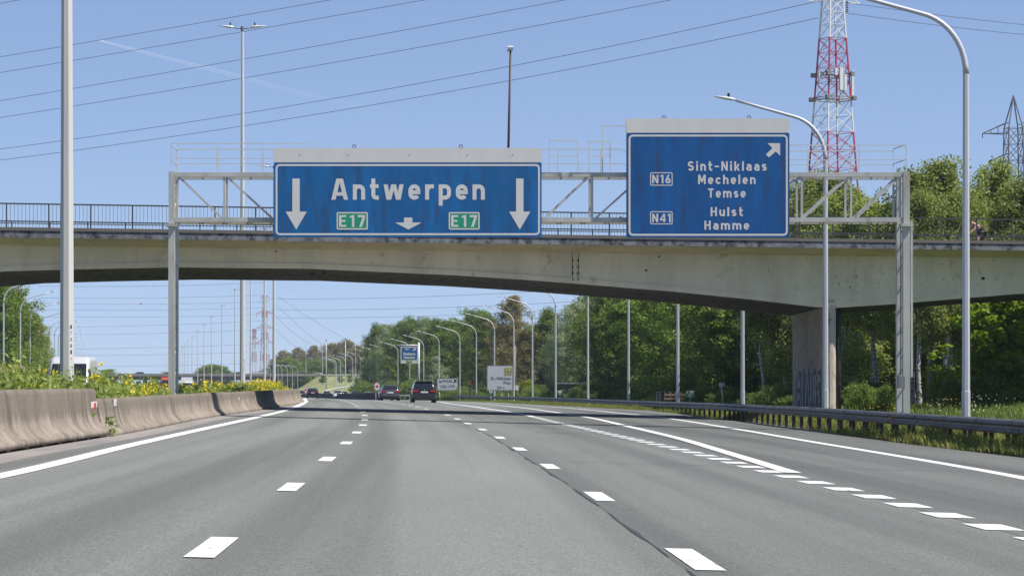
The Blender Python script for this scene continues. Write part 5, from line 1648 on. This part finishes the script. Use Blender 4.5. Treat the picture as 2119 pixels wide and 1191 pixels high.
# ================================================================== CYCLIST ON THE BRIDGE
def skin_body(name, nodes, edges, mat, parent, sub=2):
    me = bpy.data.meshes.new(name); me.from_pydata([n[0] for n in nodes], edges, []); 
    o = bpy.data.objects.new(name, me); COL.objects.link(o)
    sk = o.modifiers.new("skin", 'SKIN'); sk.use_smooth_shade = True
    o.modifiers.new("sub", 'SUBSURF').levels = sub
    o.modifiers["sub"].render_levels = sub
    for v, n in zip(me.skin_vertices[0].data, nodes): v.radius = (n[1], n[1])
    me.skin_vertices[0].data[0].use_root = True
    me.materials.append(mat)
    dg = bpy.context.evaluated_depsgraph_get(); dg.update()
    m2 = bpy.data.meshes.new_from_object(o.evaluated_get(dg)); bpy.data.objects.remove(o)
    m2.name = name; m2.materials.clear(); m2.materials.append(mat)
    for p in m2.polygons: p.use_smooth = True
    o2 = bpy.data.objects.new(name, m2); COL.objects.link(o2); o2.parent = parent
    return o2
DC = 129.5
pc_ = W(2027, 0, DC)
person = thing("person", "cyclist in black leaning forward, half behind the lamp post on the bridge", "person", (pc_.x, DC, Z_LIP0 - .02), math.radians(14))
# faces -x (towards the left of the picture)
N = [((.18, 0, .98), .15), ((.02, 0, 1.18), .15), ((-.20, 0, 1.36), .165), ((-.33, 0, 1.43), .07), ((-.46, 0, 1.50), .095), ((-.50, 0, 1.56), .09),
     ((-.24, -.19, 1.36), .065), ((-.38, -.22, 1.14), .048), ((-.58, -.20, .98), .036), ((-.66, -.19, .95), .035),
     ((-.24, .19, 1.36), .065), ((-.38, .22, 1.14), .048), ((-.58, .20, .98), .036), ((-.66, .19, .95), .035),
     ((.14, -.10, .92), .10), ((-.18, -.11, .70), .075), ((.02, -.11, .32), .05), ((-.10, -.11, .24), .04),
     ((.14, .10, .92), .10), ((-.08, .11, .56), .075), ((.16, .11, .20), .05), ((.04, .11, .12), .04)]
E = [(0, 1), (1, 2), (2, 3), (3, 4), (4, 5), (2, 6), (6, 7), (7, 8), (8, 9), (2, 10), (10, 11), (11, 12), (12, 13), (0, 14), (14, 15), (15, 16), (16, 17), (0, 18), (18, 19), (19, 20), (20, 21)]
skin_body("body", N, E, M['skin'], person)
skin_body("vest", [((.24, 0, .98), .19), ((.02, 0, 1.19), .20), ((-.20, 0, 1.36), .20)], [(0, 1), (1, 2)], M['cloth'], person)
skin_body("shorts", [((.19, 0, .97), .17), ((.13, -.10, .91), .125), ((-.08, -.11, .77), .098), ((.13, .10, .91), .125), ((-.0, .11, .68), .098)], [(0, 1), (1, 2), (0, 3), (3, 4)], M['cloth'], person)
mb = MB(); mb.ell((-.465, 0, 1.57), (.105, .095, .09), 0, 12, 8); mb.build("hair", M['hair'], person)
bike = thing("bicycle", "dark bicycle under the cyclist in black on the bridge", "bicycle", (pc_.x, DC, Z_LIP0 - .02), math.radians(14))
for xw in (-.55, .52):
    mb = MB(); mb.tube([(xw + .34*math.cos(2*math.pi*k/24), 0, .345 + .34*math.sin(2*math.pi*k/24)) for k in range(25)], .018, 6)
    for k in range(10): mb.bar((xw, 0, .345), (xw + .33*math.cos(.628*k), 0, .345 + .33*math.sin(.628*k)), .004)
    mb.build("wheel", M['tyre'], bike)
mb = MB()
for p, q in (((.52, 0, .345), (-.02, 0, .30)), ((.52, 0, .345), (.14, 0, .80)), ((-.02, 0, .30), (.17, 0, .88)), ((-.02, 0, .30), (-.42, 0, .78)), ((.14, 0, .80), (-.43, 0, .84)), ((-.55, 0, .345), (-.42, 0, .92))): mb.bar(p, q, .018, 6)
mb.build("frame", M['rail_dark'], bike)
mb = MB(); mb.ell((.17, 0, .90), (.14, .07, .035), 0, 10, 6); mb.build("saddle", M['plastic'], bike)
mb = MB(); mb.tube([(-.60, -.22, .93), (-.46, -.12, .94), (-.43, 0, .94), (-.46, .12, .94), (-.60, .22, .93)], .014, 6); mb.build("handlebar", M['rail_dark'], bike)

# ================================================================== TREES
def tree_proto(name, H, zb, R, nlimb, nleaf, leaf, fmat, bmat, shape="round", droop=0.0, trunk_r=.16, lean=0.0, clump=.75, per=5, seed=1, up=.55, aspect=.55):
    rnd = random.Random(seed)
    root = bpy.data.objects.new(name, None); COL.objects.link(root)
    mb = MB()
    # trunk
    T = []; x = y = 0.0
    nseg = 9
    for i in range(nseg+1):
        t = i/nseg
        T.append(Vector((x + lean*H*t*t, y, -.5 + (H*.93+.5)*t))); x += rnd.uniform(-.16, .16); y += rnd.uniform(-.16, .16)
    mb.tube(T, [trunk_r*(1.25 if i == 0 else 1)*(1-.9*i/nseg)+.015 for i in range(nseg+1)], 7)
    def trunk_at(z):
        t = max(0, min(.999, (z+.5)/(H*.93+.5)))*nseg; i = int(t); return T[i].lerp(T[i+1], t-i)
    def env(z):                                            # crown radius at height z
        t = (z - zb)/(H - zb)
        if t <= 0 or t >= 1: return .15
        if shape == "round": return R*max(.12, math.sin(math.pi*min(1, t*.92+.08)))**.6
        if shape == "cone": return R*max(.08, (1-t)**.75)*min(1, t*5+.35)
        if shape == "tall": return R*max(.10, math.sin(math.pi*(t*.85+.12)))**.8
        if shape == "bush": return R*math.sqrt(max(.02, 1-t*t))
    C = []
    for k in range(nlimb):
        t = (k + rnd.random())/nlimb
        z = zb + (H-zb)*(.0 + .93*t)
        a = k*2.39996 + rnd.uniform(-.5, .5)
        rr = env(z + .12*(H-zb)*up)*rnd.uniform(.72, 1.12)
        p0 = trunk_at(max(.3, z - rr*.55*up))
        tip = Vector((trunk_at(z).x + rr*math.cos(a), trunk_at(z).y + rr*math.sin(a), z + rr*.25*up))
        mid = p0.lerp(tip, .5) + Vector((rnd.uniform(-.2, .2), rnd.uniform(-.2, .2), rr*.16*up))
        r0 = max(.012, trunk_r*.30*(1-t*.75))
        mb.tube([p0, mid, tip], [r0, r0*.6, .01], 5)
        for q in range(per):
            s = .30 + .75*(q+rnd.random()*.8)/per
            b = (p0.lerp(mid, s*2) if s < .5 else mid.lerp(tip, min(1.08, (s-.5)*2)))
            j = env(z)*.22
            c = b + Vector((rnd.gauss(0, j), rnd.gauss(0, j), rnd.gauss(0, j*.7)))
            if q > per-3: mb.tube([b, c], [.012, .005], 3)
            C.append((c.x, c.y, c.z, clump*rnd.uniform(.55, 1.25)))
    mb.build("trunk", bmat, root, fix=False)
    C = np.array(C); n = len(C)
    wgt = C[:, 3]**2; wgt /= wgt.sum()
    idx = RNG.choice(n, nleaf, p=wgt)
    d = rand_unit(nleaf); rad = RNG.uniform(.15, 1.0, nleaf)**.55
    off = d * (rad*C[idx, 3])[:, None]
    off[:, 2] *= .72
    P = C[idx, :3] + off
    if droop:
        P[:, 2] -= droop*RNG.uniform(0, 1, nleaf)**1.5*(1 - .4*np.clip((P[:, 2]-zb)/(H-zb), 0, 1))
        g = RNG.integers(0, 9999, nleaf)
    nb = d.copy(); nb[:, 2] = np.abs(nb[:, 2])*.6 + .35
    Q = leaf_quads(P, leaf, aspect, droop*.5, nb, .55)
    mesh_quads("crown", Q, fmat, root)
    root["H"] = H
    return root
PR = {
 'birchA': tree_proto("birch_tree", 14, 4.4, 2.3, 44, 26000, .085, F_BIRCH, M['birch'], "tall", .9, .17, .02, .62, 6, 3),
 'birchB': tree_proto("birch_tree", 14, 5.4, 2.0, 40, 22000, .085, F_BIRCH, M['birch'], "tall", 1.0, .16, -.05, .60, 6, 4),
 'birchC': tree_proto("birch_tree", 13, 2.0, 2.7, 50, 28000, .085, F_BIRCH, M['birch'], "tall", .7, .14, .04, .62, 6, 5),
 'oakA': tree_proto("leafy_tree", 14, .6, 4.0, 62, 34000, .115, F_OAK, M['bark'], "round", 0, .22, 0, .85, 6, 6),
 'oakB': tree_proto("leafy_tree", 13, .5, 3.4, 56, 30000, .115, F_OAK, M['bark'], "tall", .1, .2, .02, .85, 6, 7),
 'oakC': tree_proto("leafy_tree", 14, 1.0, 4.4, 70, 34000, .12, F_OAK, M['bark'], "round", 0, .24, -.02, .95, 5, 8),
 'willowA': tree_proto("willow_tree", 13, .5, 3.0, 60, 30000, .10, F_WILLOW, M['bark'], "tall", .35, .2, 0, .7, 6, 9, .8, .35),
 'willowB': tree_proto("willow_tree", 8, .2, 2.7, 46, 18000, .095, F_WILLOW, M['bark'], "cone", .2, .16, 0, .62, 6, 10, .9, .35),
 'brownA': tree_proto("poplar_tree", 16, .8, 3.6, 64, 26000, .12, F_BROWN, M['bark'], "tall", .2, .22, 0, .75, 6, 11, .9, .5),
 'brownB': tree_proto("poplar_tree", 13, .6, 4.4, 56, 22000, .13, F_BROWN, M['bark'], "round", .2, .22, 0, .8, 6, 12, .7, .5),
 'maple': tree_proto("maple_tree", 9, .3, 3.4, 52, 13000, .15, F_MAPLE, M['bark'], "round", .1, .16, 0, .62, 6, 13, .6, .75),
 'bushA': tree_proto("bush", 2.2, .0, 1.4, 26, 5000, .06, F_BUSH, M['bark'], "bush", 0, .04, 0, .42, 4, 14),
 'bushB': tree_proto("bush", 2.6, .0, 1.2, 24, 4500, .075, F_BUSH, M['bark'], "round", .1, .04, .05, .40, 4, 15),
 'lime': tree_proto("bush", 2.4, .0, 1.5, 26, 4500, .075, F_LIME, M['bark'], "bush", 0, .04, 0, .42, 4, 16),
}
USED = set()
def plant(kind, px, d, top=None, label="", group=None, H=None, sx=1.0, cat=None, x=None):
    p = PR[kind]
    if x is None: x = (px - VX)/FPX*d
    z = G(x, d)
    if H is None: H = CAMH + (VY-top)/FPX*d - z
    s = H/p["H"]
    k = s**.75*sx
    cat = cat or ("bush" if kind in ('bushA', 'bushB', 'lime') else "tree")
    rz = random.uniform(0, 6.28)
    if kind not in USED:
        USED.add(kind); o = p
        o.location = (x, d, z); o.rotation_euler = (0, 0, rz); o.scale = (k, k, s)
        tag(o, label, cat, group)
        if group is None and "group" in o: del o["group"]
    else:
        o = dup(p, (x, d, z), rz, label, group, (k, k, s), cat)
        if group is None and "group" in o: del o["group"]
    return o
# wood on the right, front line (px, distance, top y)
FRONT = [
 ('oakA', 786, 680, 668, 1.0, "dark tree ending the wood beside the open sky above the chevron board"),
 ('willowA', 805, 660, 664, 1.1, "silvery tree at the far left end of the wood above the chevron board"),
 ('oakB', 832, 625, 662, 1.1, "green tree behind the small blue cantilever sign"),
 ('oakA', 858, 605, 652, 1.1, "rounded green tree above the small blue cantilever sign"),
 ('willowA', 880, 585, 650, 1.0, "pale silvery tree crown above the dark people carrier"),
 ('oakC', 905, 560, 656, 1.0, "dense green tree above the WAAS sign"),
 ('oakB', 938, 540, 655, 1.2, "dense green tree between the WAAS sign and the St.-Niklaas-West sign"),
 ('oakC', 976, 515, 636, 1.0, "tall dark green tree rising left of the olive poplar"),
 ('oakB', 1008, 500, 644, 1.1, "dark green tree behind the St.-Niklaas-West sign"),
 ('willowB', 905, 495, 733, 1.25, "pale conical willow bush behind the WAAS sign"),
 ('brownA', 1062, 470, 602, 1.1, "tall olive brown poplar reaching up to the bridge soffit"),
 ('brownB', 1092, 440, 676, 1.0, "brown twiggy tree behind the lime hedge"),
 ('brownA', 1032, 480, 662, .9, "lower olive poplar right behind the St.-Niklaas-West sign"),
 ('oakB', 1138, 440, 632, .9, "bright green tree top between the olive poplar and the silvery willow"),
 ('willowA', 1188, 395, 616, 1.15, "tall silvery willow just left of the dark wood"),
 ('willowA', 1160, 410, 668, 1.0, "lower silvery willow in front of the tall one"),
 ('oakC', 1232, 375, 628, 1.0, "green tree at the gap of sky right of the silvery willow"),
 ('oakA', 1272, 325, 578, 1.1, "broad leafy tree under the bridge right of the sky gap"),
 ('oakB', 1322, 285, 560, 1.2, "green tree behind the rounded bush left of its lamp post"),
 ('oakC', 1385, 248, 520, 1.1, "big leafy tree above the rounded bush"),
 ('oakA', 1452, 222, 500, 1.0, "dark leafy tree behind the leaning sign"),
 ('oakB', 1510, 202, 470, 1.1, "dark tree right of the leaning sign"),
 ('birchB', 1588, 178, 430, 1.1, "leaning white-stemmed birch just left of the graffiti pier"),
 ('birchA', 1625, 190, 400, 1.1, "slender birch close behind the graffiti pier"),
 ('birchC', 1660, 176, 345, 1.1, "tall birch above the truss right of the exit sign"),
 ('birchA', 1712, 168, 338, 1.1, "birch whose crown rises at the foot of the red and white pylon"),
 ('birchC', 1768, 160, 372, 1.1, "bushy birch right of the pier under the bridge"),
 ('birchB', 1822, 158, 392, 1.2, "birch left of the gantry leg with hanging foliage"),
 ('birchA', 1888, 152, 334, 1.1, "white-stemmed birch directly right of the gantry leg"),
 ('birchB', 1925, 156, 350, 1.0, "thin white-stemmed birch in the gap between gantry leg and nearest lamp post"),
 ('birchB', 1904, 147, 372, .9, "white-stemmed birch close to the right side of the gantry leg"),
 ('birchB', 1947, 149, 380, .9, "white-stemmed birch behind the small lime shrub"),
 ('birchA', 1962, 150, 312, 1.15, "tallest birch above the bridge left of the nearest lamp post"),
 ('birchC', 2038, 154, 314, 1.15, "tall birch above the cyclist"),
 ('birchC', 2100, 150, 346, 1.2, "birch above the bridge at the right edge"),
 ('maple', 2075, 138, 590, 1.2, "bright green maple under the bridge at the right edge"),
 ('maple', 2140, 141, 570, 1.1, "bright green maple cut by the right edge of the frame"),
]
for k, px, d, top, sx_, lab in FRONT: plant(k, px, d, top, lab, None, None, sx_)
# trees filling the wood behind the front line
gl = "trees inside the wood behind the bridge pier"
for i in range(34):
    px = 1640 + 15.5*i + random.uniform(-9, 9); d = random.choice((168, 176, 184, 195, 208)) + random.uniform(-3, 3)
    if px < 1690: d += 15
    top = random.uniform(385, 445) if not 1775 < px < 1850 else random.uniform(420, 450)
    plant(random.choice(('birchA', 'birchB', 'birchC', 'birchC')), px, d, top, "tree inside the wood behind the front birches right of the pier", gl, None, 1.15)
gl2 = "trees inside the wood left of the bridge pier"
for i in range(30):
    px = 1255 + 13.2*i + random.uniform(-6, 6); X = 27 + random.choice((0, 4, 8)) + random.uniform(-1, 1)
    d = X*FPX/(px - VX)
    plant(random.choice(('oakA', 'oakB', 'oakC')), px, d, max(490, 560 - (px-1255)*.4), "leafy tree inside the wood behind the front trees left of the pier", gl2, None, 1.15)
gl3 = "trees behind the far front line of the wood"
for i in range(22):
    px = 790 + 20*i + random.uniform(-6, 6); d = 700 - (px-790)*.50
    plant(random.choice(('oakA', 'oakB', 'oakC', 'willowA')), px, d + 25, random.uniform(668, 690), "tree in the back row of the far wood", gl3, None, 1.2)
gl4 = "undergrowth bushes at the foot of the wood"
for i in range(54):
    px = 960 + 22*i + random.uniform(-9, 9); X = 19.5 + random.uniform(0, 2.5) + max(0, (px-1650)*.010)
    if px < 1240: X = 17.5 - (1240-px)*.035 + random.uniform(0, 2)
    d = X*FPX/(px-VX)
    if px > 1640: d = random.uniform(142, 158)
    if px < 1100: d = random.uniform(400, 470)
    if 1860 < px < 2010: continue
    plant(random.choice(('bushA', 'bushB')), px, d, None, "green bush among the undergrowth at the foot of the wood", gl4, random.uniform(1.3, 2.6) if px < 1240 else random.uniform(.9, 1.9), 1.2)
for k, px, d, H, sx_, lab in (('bushA', 1372, 222, 2.4, 1.5, "rounded bright green bush behind the timber fence"), ('bushA', 1402, 224, 2.2, 1.3, "bright green bush right half behind a lamp post"),
   ('lime', 1962, 132, 1.9, .9, "small lime yellow shrub at the foot of the birches"), ('lime', 1085, 372, 2.9, 1.0, "lime yellow hedge bush right of the St.-Niklaas-West sign"), ('lime', 1112, 366, 2.0, 1.1, "lower lime yellow hedge bush beside the shed"),
   ('bushA', 1100, 360, 1.8, 1.6, "clipped dark green hedge under the lime bushes"), ('bushA', 1135, 352, 1.7, 1.6, "clipped dark green hedge in front of the shed"), ('bushB', 1235, 300, 2.4, 1.3, "green bush left of the field gate"),
   ('bushB', 1790, 138, 1.5, .8, "tall wild weeds bush right of the pier"), ('bushB', 1815, 136, 1.4, .8, "pale wild weeds bush left of the gantry leg"), ('bushB', 1985, 128, 1.5, .8, "low green bush left of the nearest lamp post"), ('bushA', 2050, 126, 1.6, 1.0, "low dark bush under the maple")):
    plant(k, px, d, None, lab, None, H, sx_)
for i in range(10):
    px = 890 + 13*i; plant('bushA', px, 470 - i*3, None, "low clipped hedge bush behind the WAAS sign", "hedge bushes behind the white signs", random.uniform(1.5, 2.0), 1.6)
for i in range(12):
    px = 1850 + 16*i; plant('bushB', px, random.uniform(182, 196), None, 'tall bush in the dark behind the white birch stems', 'bushes in the dark behind the birch stems', random.uniform(3.2, 4.6), 1.4)
# left edge
for k, px, d, top, sx_, lab in (('oakC', 8, 345, 572, 1.1, "dense leafy tree at the left edge behind the lamp posts"), ('oakA', -30, 350, 560, 1.1, "leafy tree cut by the left edge of the frame"), ('oakB', 32, 360, 600, .9, "leafy tree behind the second lamp post from the left"),
   ('birchC', 62, 370, 640, 1.0, "pale birch behind the third lamp post from the left"), ('birchA', 82, 400, 668, 1.0, "small pale birch left of the silver van"), ('birchC', 50, 355, 690, 1.0, "low pale birch behind the wooden fence end"), ('birchC', 92, 420, 700, 1.0, "lowest pale birch beside the silver van roof")):
    plant(k, px, d, top, lab, None, None, sx_)
# far trees beyond the overpass
for k, px, d, top, sx_, lab in (('brownB', 588, 1160, 722, 1.2, "brown tree leftmost of the far brown trees"), ('brownB', 618, 1150, 716, 1.2, "brown tree second of the far brown trees"), ('brownA', 650, 1140, 710, 1.3, "thin brown tree crossed by the sloping cables"),
   ('brownB', 690, 1120, 706, 1.3, "brown tree behind the left far pole"), ('brownB', 715, 1110, 699, 1.4, "tallest brown tree behind the far lamp row"), ('brownB', 742, 1100, 712, 1.3, "brown tree at the right end of the far brown trees"), ('willowA', 764, 900, 722, 1.2, "pale tree between the brown trees and the dark wood")):
    plant(k, px, d, top, lab, None, None, sx_)
for i in range(15):
    px = 572 + 13.5*i + random.uniform(-4, 4)
    plant(random.choice(('oakA', 'oakB', 'oakC')), px, 1095 + random.uniform(0, 20), 738 + random.uniform(-4, 8), "dark green tree under the far brown trees", "green trees under the far brown trees", None, 1.3)
for i, (px, top) in enumerate(((420, 760), (432, 754), (444, 752), (456, 756), (466, 764), (345, 768), (226, 762))):
    plant('oakC', px, 1250, top, "small dark tree clump on the horizon behind the lighting masts", "horizon trees", None, 1.5)
for i, (px, d, H) in enumerate(((665, 880, 2.6), (705, 900, 2.2), (722, 905, 2.4), (640, 900, 2.0))):
    p = W(px, 790 - i, d); o = plant('bushB', px, d, None, "small bush on the pale grassy bank", "bushes on the grassy bank", H, 1.0); o.location.z = p.z - .3
gl = "bushes along the far verge"
for i in range(16):
    px = 740 + 9*i; plant('bushB', px, 560 - i*6, None, "green bush in front of the far wood", gl, random.uniform(2.2, 3.6), 1.4)
for k in PR:
    if k not in USED:
        for c in list(PR[k].children): bpy.data.objects.remove(c)
        bpy.data.objects.remove(PR[k])

# ================================================================== WEEDS, GRASS, FLOWERS
def blades(name, X, Y, hgt, wid, mats, mi=None, lean=.35, zoff=0.0):
    n = len(X); Z = np.array([G(a, b) for a, b in zip(X, Y)]) + zoff
    ang = RNG.uniform(0, 2*np.pi, n); dx, dy = np.cos(ang), np.sin(ang)
    h = hgt*RNG.uniform(.5, 1.3, n); w2 = wid*RNG.uniform(.6, 1.3, n)
    l = RNG.normal(0, lean, n)*h; l2 = RNG.normal(0, lean, n)*h
    base = np.stack([X, Y, Z - .05], 1)
    side = np.stack([dx*w2, dy*w2, np.zeros(n)], 1)
    tip = np.stack([X + l, Y + l2, Z + h], 1)
    mid = (base + tip)/2 + np.stack([l*-.12, l2*-.12, h*.08], 1)
    Q = np.stack([base - side, base + side, mid + side*.8, mid - side*.8], 1)
    Q2 = np.stack([mid - side*.8, mid + side*.8, tip + side*.1, tip - side*.1], 1)
    return mesh_quads(name, np.concatenate([Q, Q2]), mats, None, None if mi is None else np.concatenate([mi, mi]))
# rough verge between the asphalt and the guardrail
Y = 42 + (RNG.random(120000)**1.5)*360
er = np.array([road_right(a) for a in np.arange(0, 420)]); rf = np.array([rail_f(a) if a < rail_end else road_right(a) + 4 for a in np.arange(0, 420)])
iy = Y.astype(int)
u = RNG.random(len(Y))
X = er[iy] + .05 + u*(np.maximum(1.2, rf[iy] - er[iy]) + 1.0)
H_ = np.where(u < .2, .18, .38)*np.clip(1.35 - Y/200, .35, 1)*(1 + .5*np.sin(Y*.9)*np.sin(Y*.37))
tag(blades("verge_grass", X, Y, H_, .016, [F_DRY, F_GRASS_L, F_WEED], RNG.choice(3, len(Y), p=[.6, .15, .25])), "dry rough grass between the asphalt and the guardrail", "grass", kind='stuff')
# broad leaved weeds in the verge
n = 30000; Y = 42 + (RNG.random(n)**1.3)*min(110, er_end - 46); iy = Y.astype(int)
X = er[iy] + .25 + RNG.random(n)**.8*2.0
k = (np.sin(Y*1.3 + X) + np.sin(Y*.45+2)) > -.5
X, Y = X[k], Y[k]; Z = np.array([G(a, b) for a, b in zip(X, Y)]) + RNG.random(len(X))**1.5*.33
tag(mesh_quads("verge_weeds", leaf_quads(np.stack([X, Y, Z], 1), .04, .6), F_WEED), "leafy weeds growing in the right verge", "weeds", kind='stuff')
# meadow strip behind the guardrail
n = 60000; Y = 60 + RNG.random(n)**1.1*(min(rail_end, 330) - 64); iy = Y.astype(int)
X = rf[iy] + .5 + RNG.random(n)**.8*14
H_ = .30 + .18*np.sin(X*1.1)*np.sin(Y*.31)
tag(blades("meadow_grass", X, Y, H_, .022, [F_GRASS_L, F_GRASS, F_BUSH], RNG.choice(3, n, p=[.5, .3, .2])), "green meadow grass behind the guardrail", "grass", kind='stuff')
def flowers(name, label, n, y0, y1, x0, x1, h, mat, size, clusters):
    P = []
    for c in range(clusters):
        yc = random.uniform(y0, y1); xc = rail_f(yc) + random.uniform(x0, x1)
        for q in range(n//clusters):
            x, y = random.gauss(xc, .4), random.gauss(yc, .6); P.append((x, y, G(x, y) + h*random.uniform(.6, 1.2)))
    return tag(mesh_quads(name, leaf_quads(np.array(P), size, .9), mat), label, "flowers", kind='stuff')
flowers("yellow_wildflowers", "yellow wild flowers in the meadow behind the guardrail", 420, 70, 140, 1, 11, .6, F_YEL, .024, 24)
flowers("white_wildflowers", "white wild flowers in the meadow behind the guardrail", 380, 75, 140, 5, 13, .8, F_WHITE, .026, 12)

# weeds and rape flowers on the earth of the median
def median_plants():
    P = []; Yl = []; St = []
    rnd = random.Random(5)
    for i in range(1250):
        y = 40 + (rnd.random()**1.15)*170
        x = toe(y) - rnd.uniform(.75, 4.2)
        z = G(x, y) + .15 + .25*min(1, (toe(y)-x-.6))
        front = (toe(y) - x) < 1.3
        px = VX + FPX*x/y
        top = (1.02 if front else 1.36) + .16*math.sin(y*.35) + rnd.gauss(0, .09)
        if px > 330: top -= .10
        if 70 < px <= 215: top -= .17
        if px > 215: top -= .33
        if 330 < px < 490: top -= .10
        if px > 600: continue
        if rnd.random() < .08 and px < 330: top += .3
        h = max(.3, top - (z - G(x, y)))
        lx, ly = rnd.gauss(0, .12), rnd.gauss(0, .12)
        flower = rnd.random() < (.035 if px < 250 else .12 if px < 330 else .20 if px < 400 else .28 if px < 470 else .08 if px < 515 else .6)
        nst = 30 if not flower else 22
        for q in range(nst):
            t = rnd.random()**.7
            s = .22*(1.1 - t) + .05
            P.append((x + lx*t + rnd.gauss(0, s), y + ly*t + rnd.gauss(0, s), z + h*t*.97))
        for q in range(3):
            ax, ay = rnd.gauss(0, .12), rnd.gauss(0, .12)
            St.append(((x, y, z-.05), (x + lx + ax, y + ly + ay, z + h*rnd.uniform(.8, 1.05))))
        if flower:
            for b in range(4):
                cx, cy, cz = x + lx + rnd.gauss(0, .14), y + ly + rnd.gauss(0, .14), z + h*rnd.uniform(.88, 1.12)
                for q in range(8): Yl.append((cx + rnd.gauss(0, .035), cy + rnd.gauss(0, .035), cz + rnd.gauss(0, .05)))
    return np.array(P), np.array(Yl), St
P_, Yl, St = median_plants()
tag(mesh_quads("median_weeds", leaf_quads(P_, .075, .42), F_WEED), "tall green weeds growing on the median behind the barrier", "weeds", kind='stuff')
tag(mesh_quads("median_flowers", leaf_quads(Yl, .032, .9), F_YEL), "yellow rape flowers standing above the median weeds", "flowers", kind='stuff')
mb = MB()
S0 = np.array([s[0] for s in St]); S1 = np.array([s[1] for s in St]); sd = np.zeros_like(S0); sd[:, 0] = .006; sd[:, 1] = .004
tag(mesh_quads("median_stems", np.stack([S0-sd, S0+sd, S1+sd*.5, S1-sd*.5], 1), F_WEED), "thin green stems of the median weeds", "weeds", kind='stuff')
# tuft at the end of the first barrier
P = []
for q in range(90): P.append((toe(yA) + .02 + random.gauss(0, .06), yA + random.gauss(0, .08), G(toe(yA), yA) + random.random()**.8*.42))
tag(mesh_quads("weed_tuft", leaf_quads(np.array(P), .05, .35), F_GRASS_L), "small weed tuft growing at the joint of the two barriers", "weed")
# grass on the far bank, coarse

# ================================================================== AIR
HAZE = 0.000085
mb = MB(); mb.bbox((-4100, -60, -6.5), (4100, 6100, 75)); hz = mb.build("haze", None)
hz.data.materials.clear()
hm = bpy.data.materials.new("haze_air"); hm.use_nodes = True; hn = hm.node_tree; hn.nodes.clear()
ho = hn.nodes.new("ShaderNodeOutputMaterial"); hv = hn.nodes.new("ShaderNodeVolumePrincipled")
hv.inputs["Color"].default_value = (.75, .85, 1, 1); hv.inputs["Density"].default_value = HAZE
hn.links.new(hv.outputs[0], ho.inputs["Volume"]); hz.data.materials.append(hm)
tag(hz, "thin summer haze over the motorway", "haze", kind='stuff')
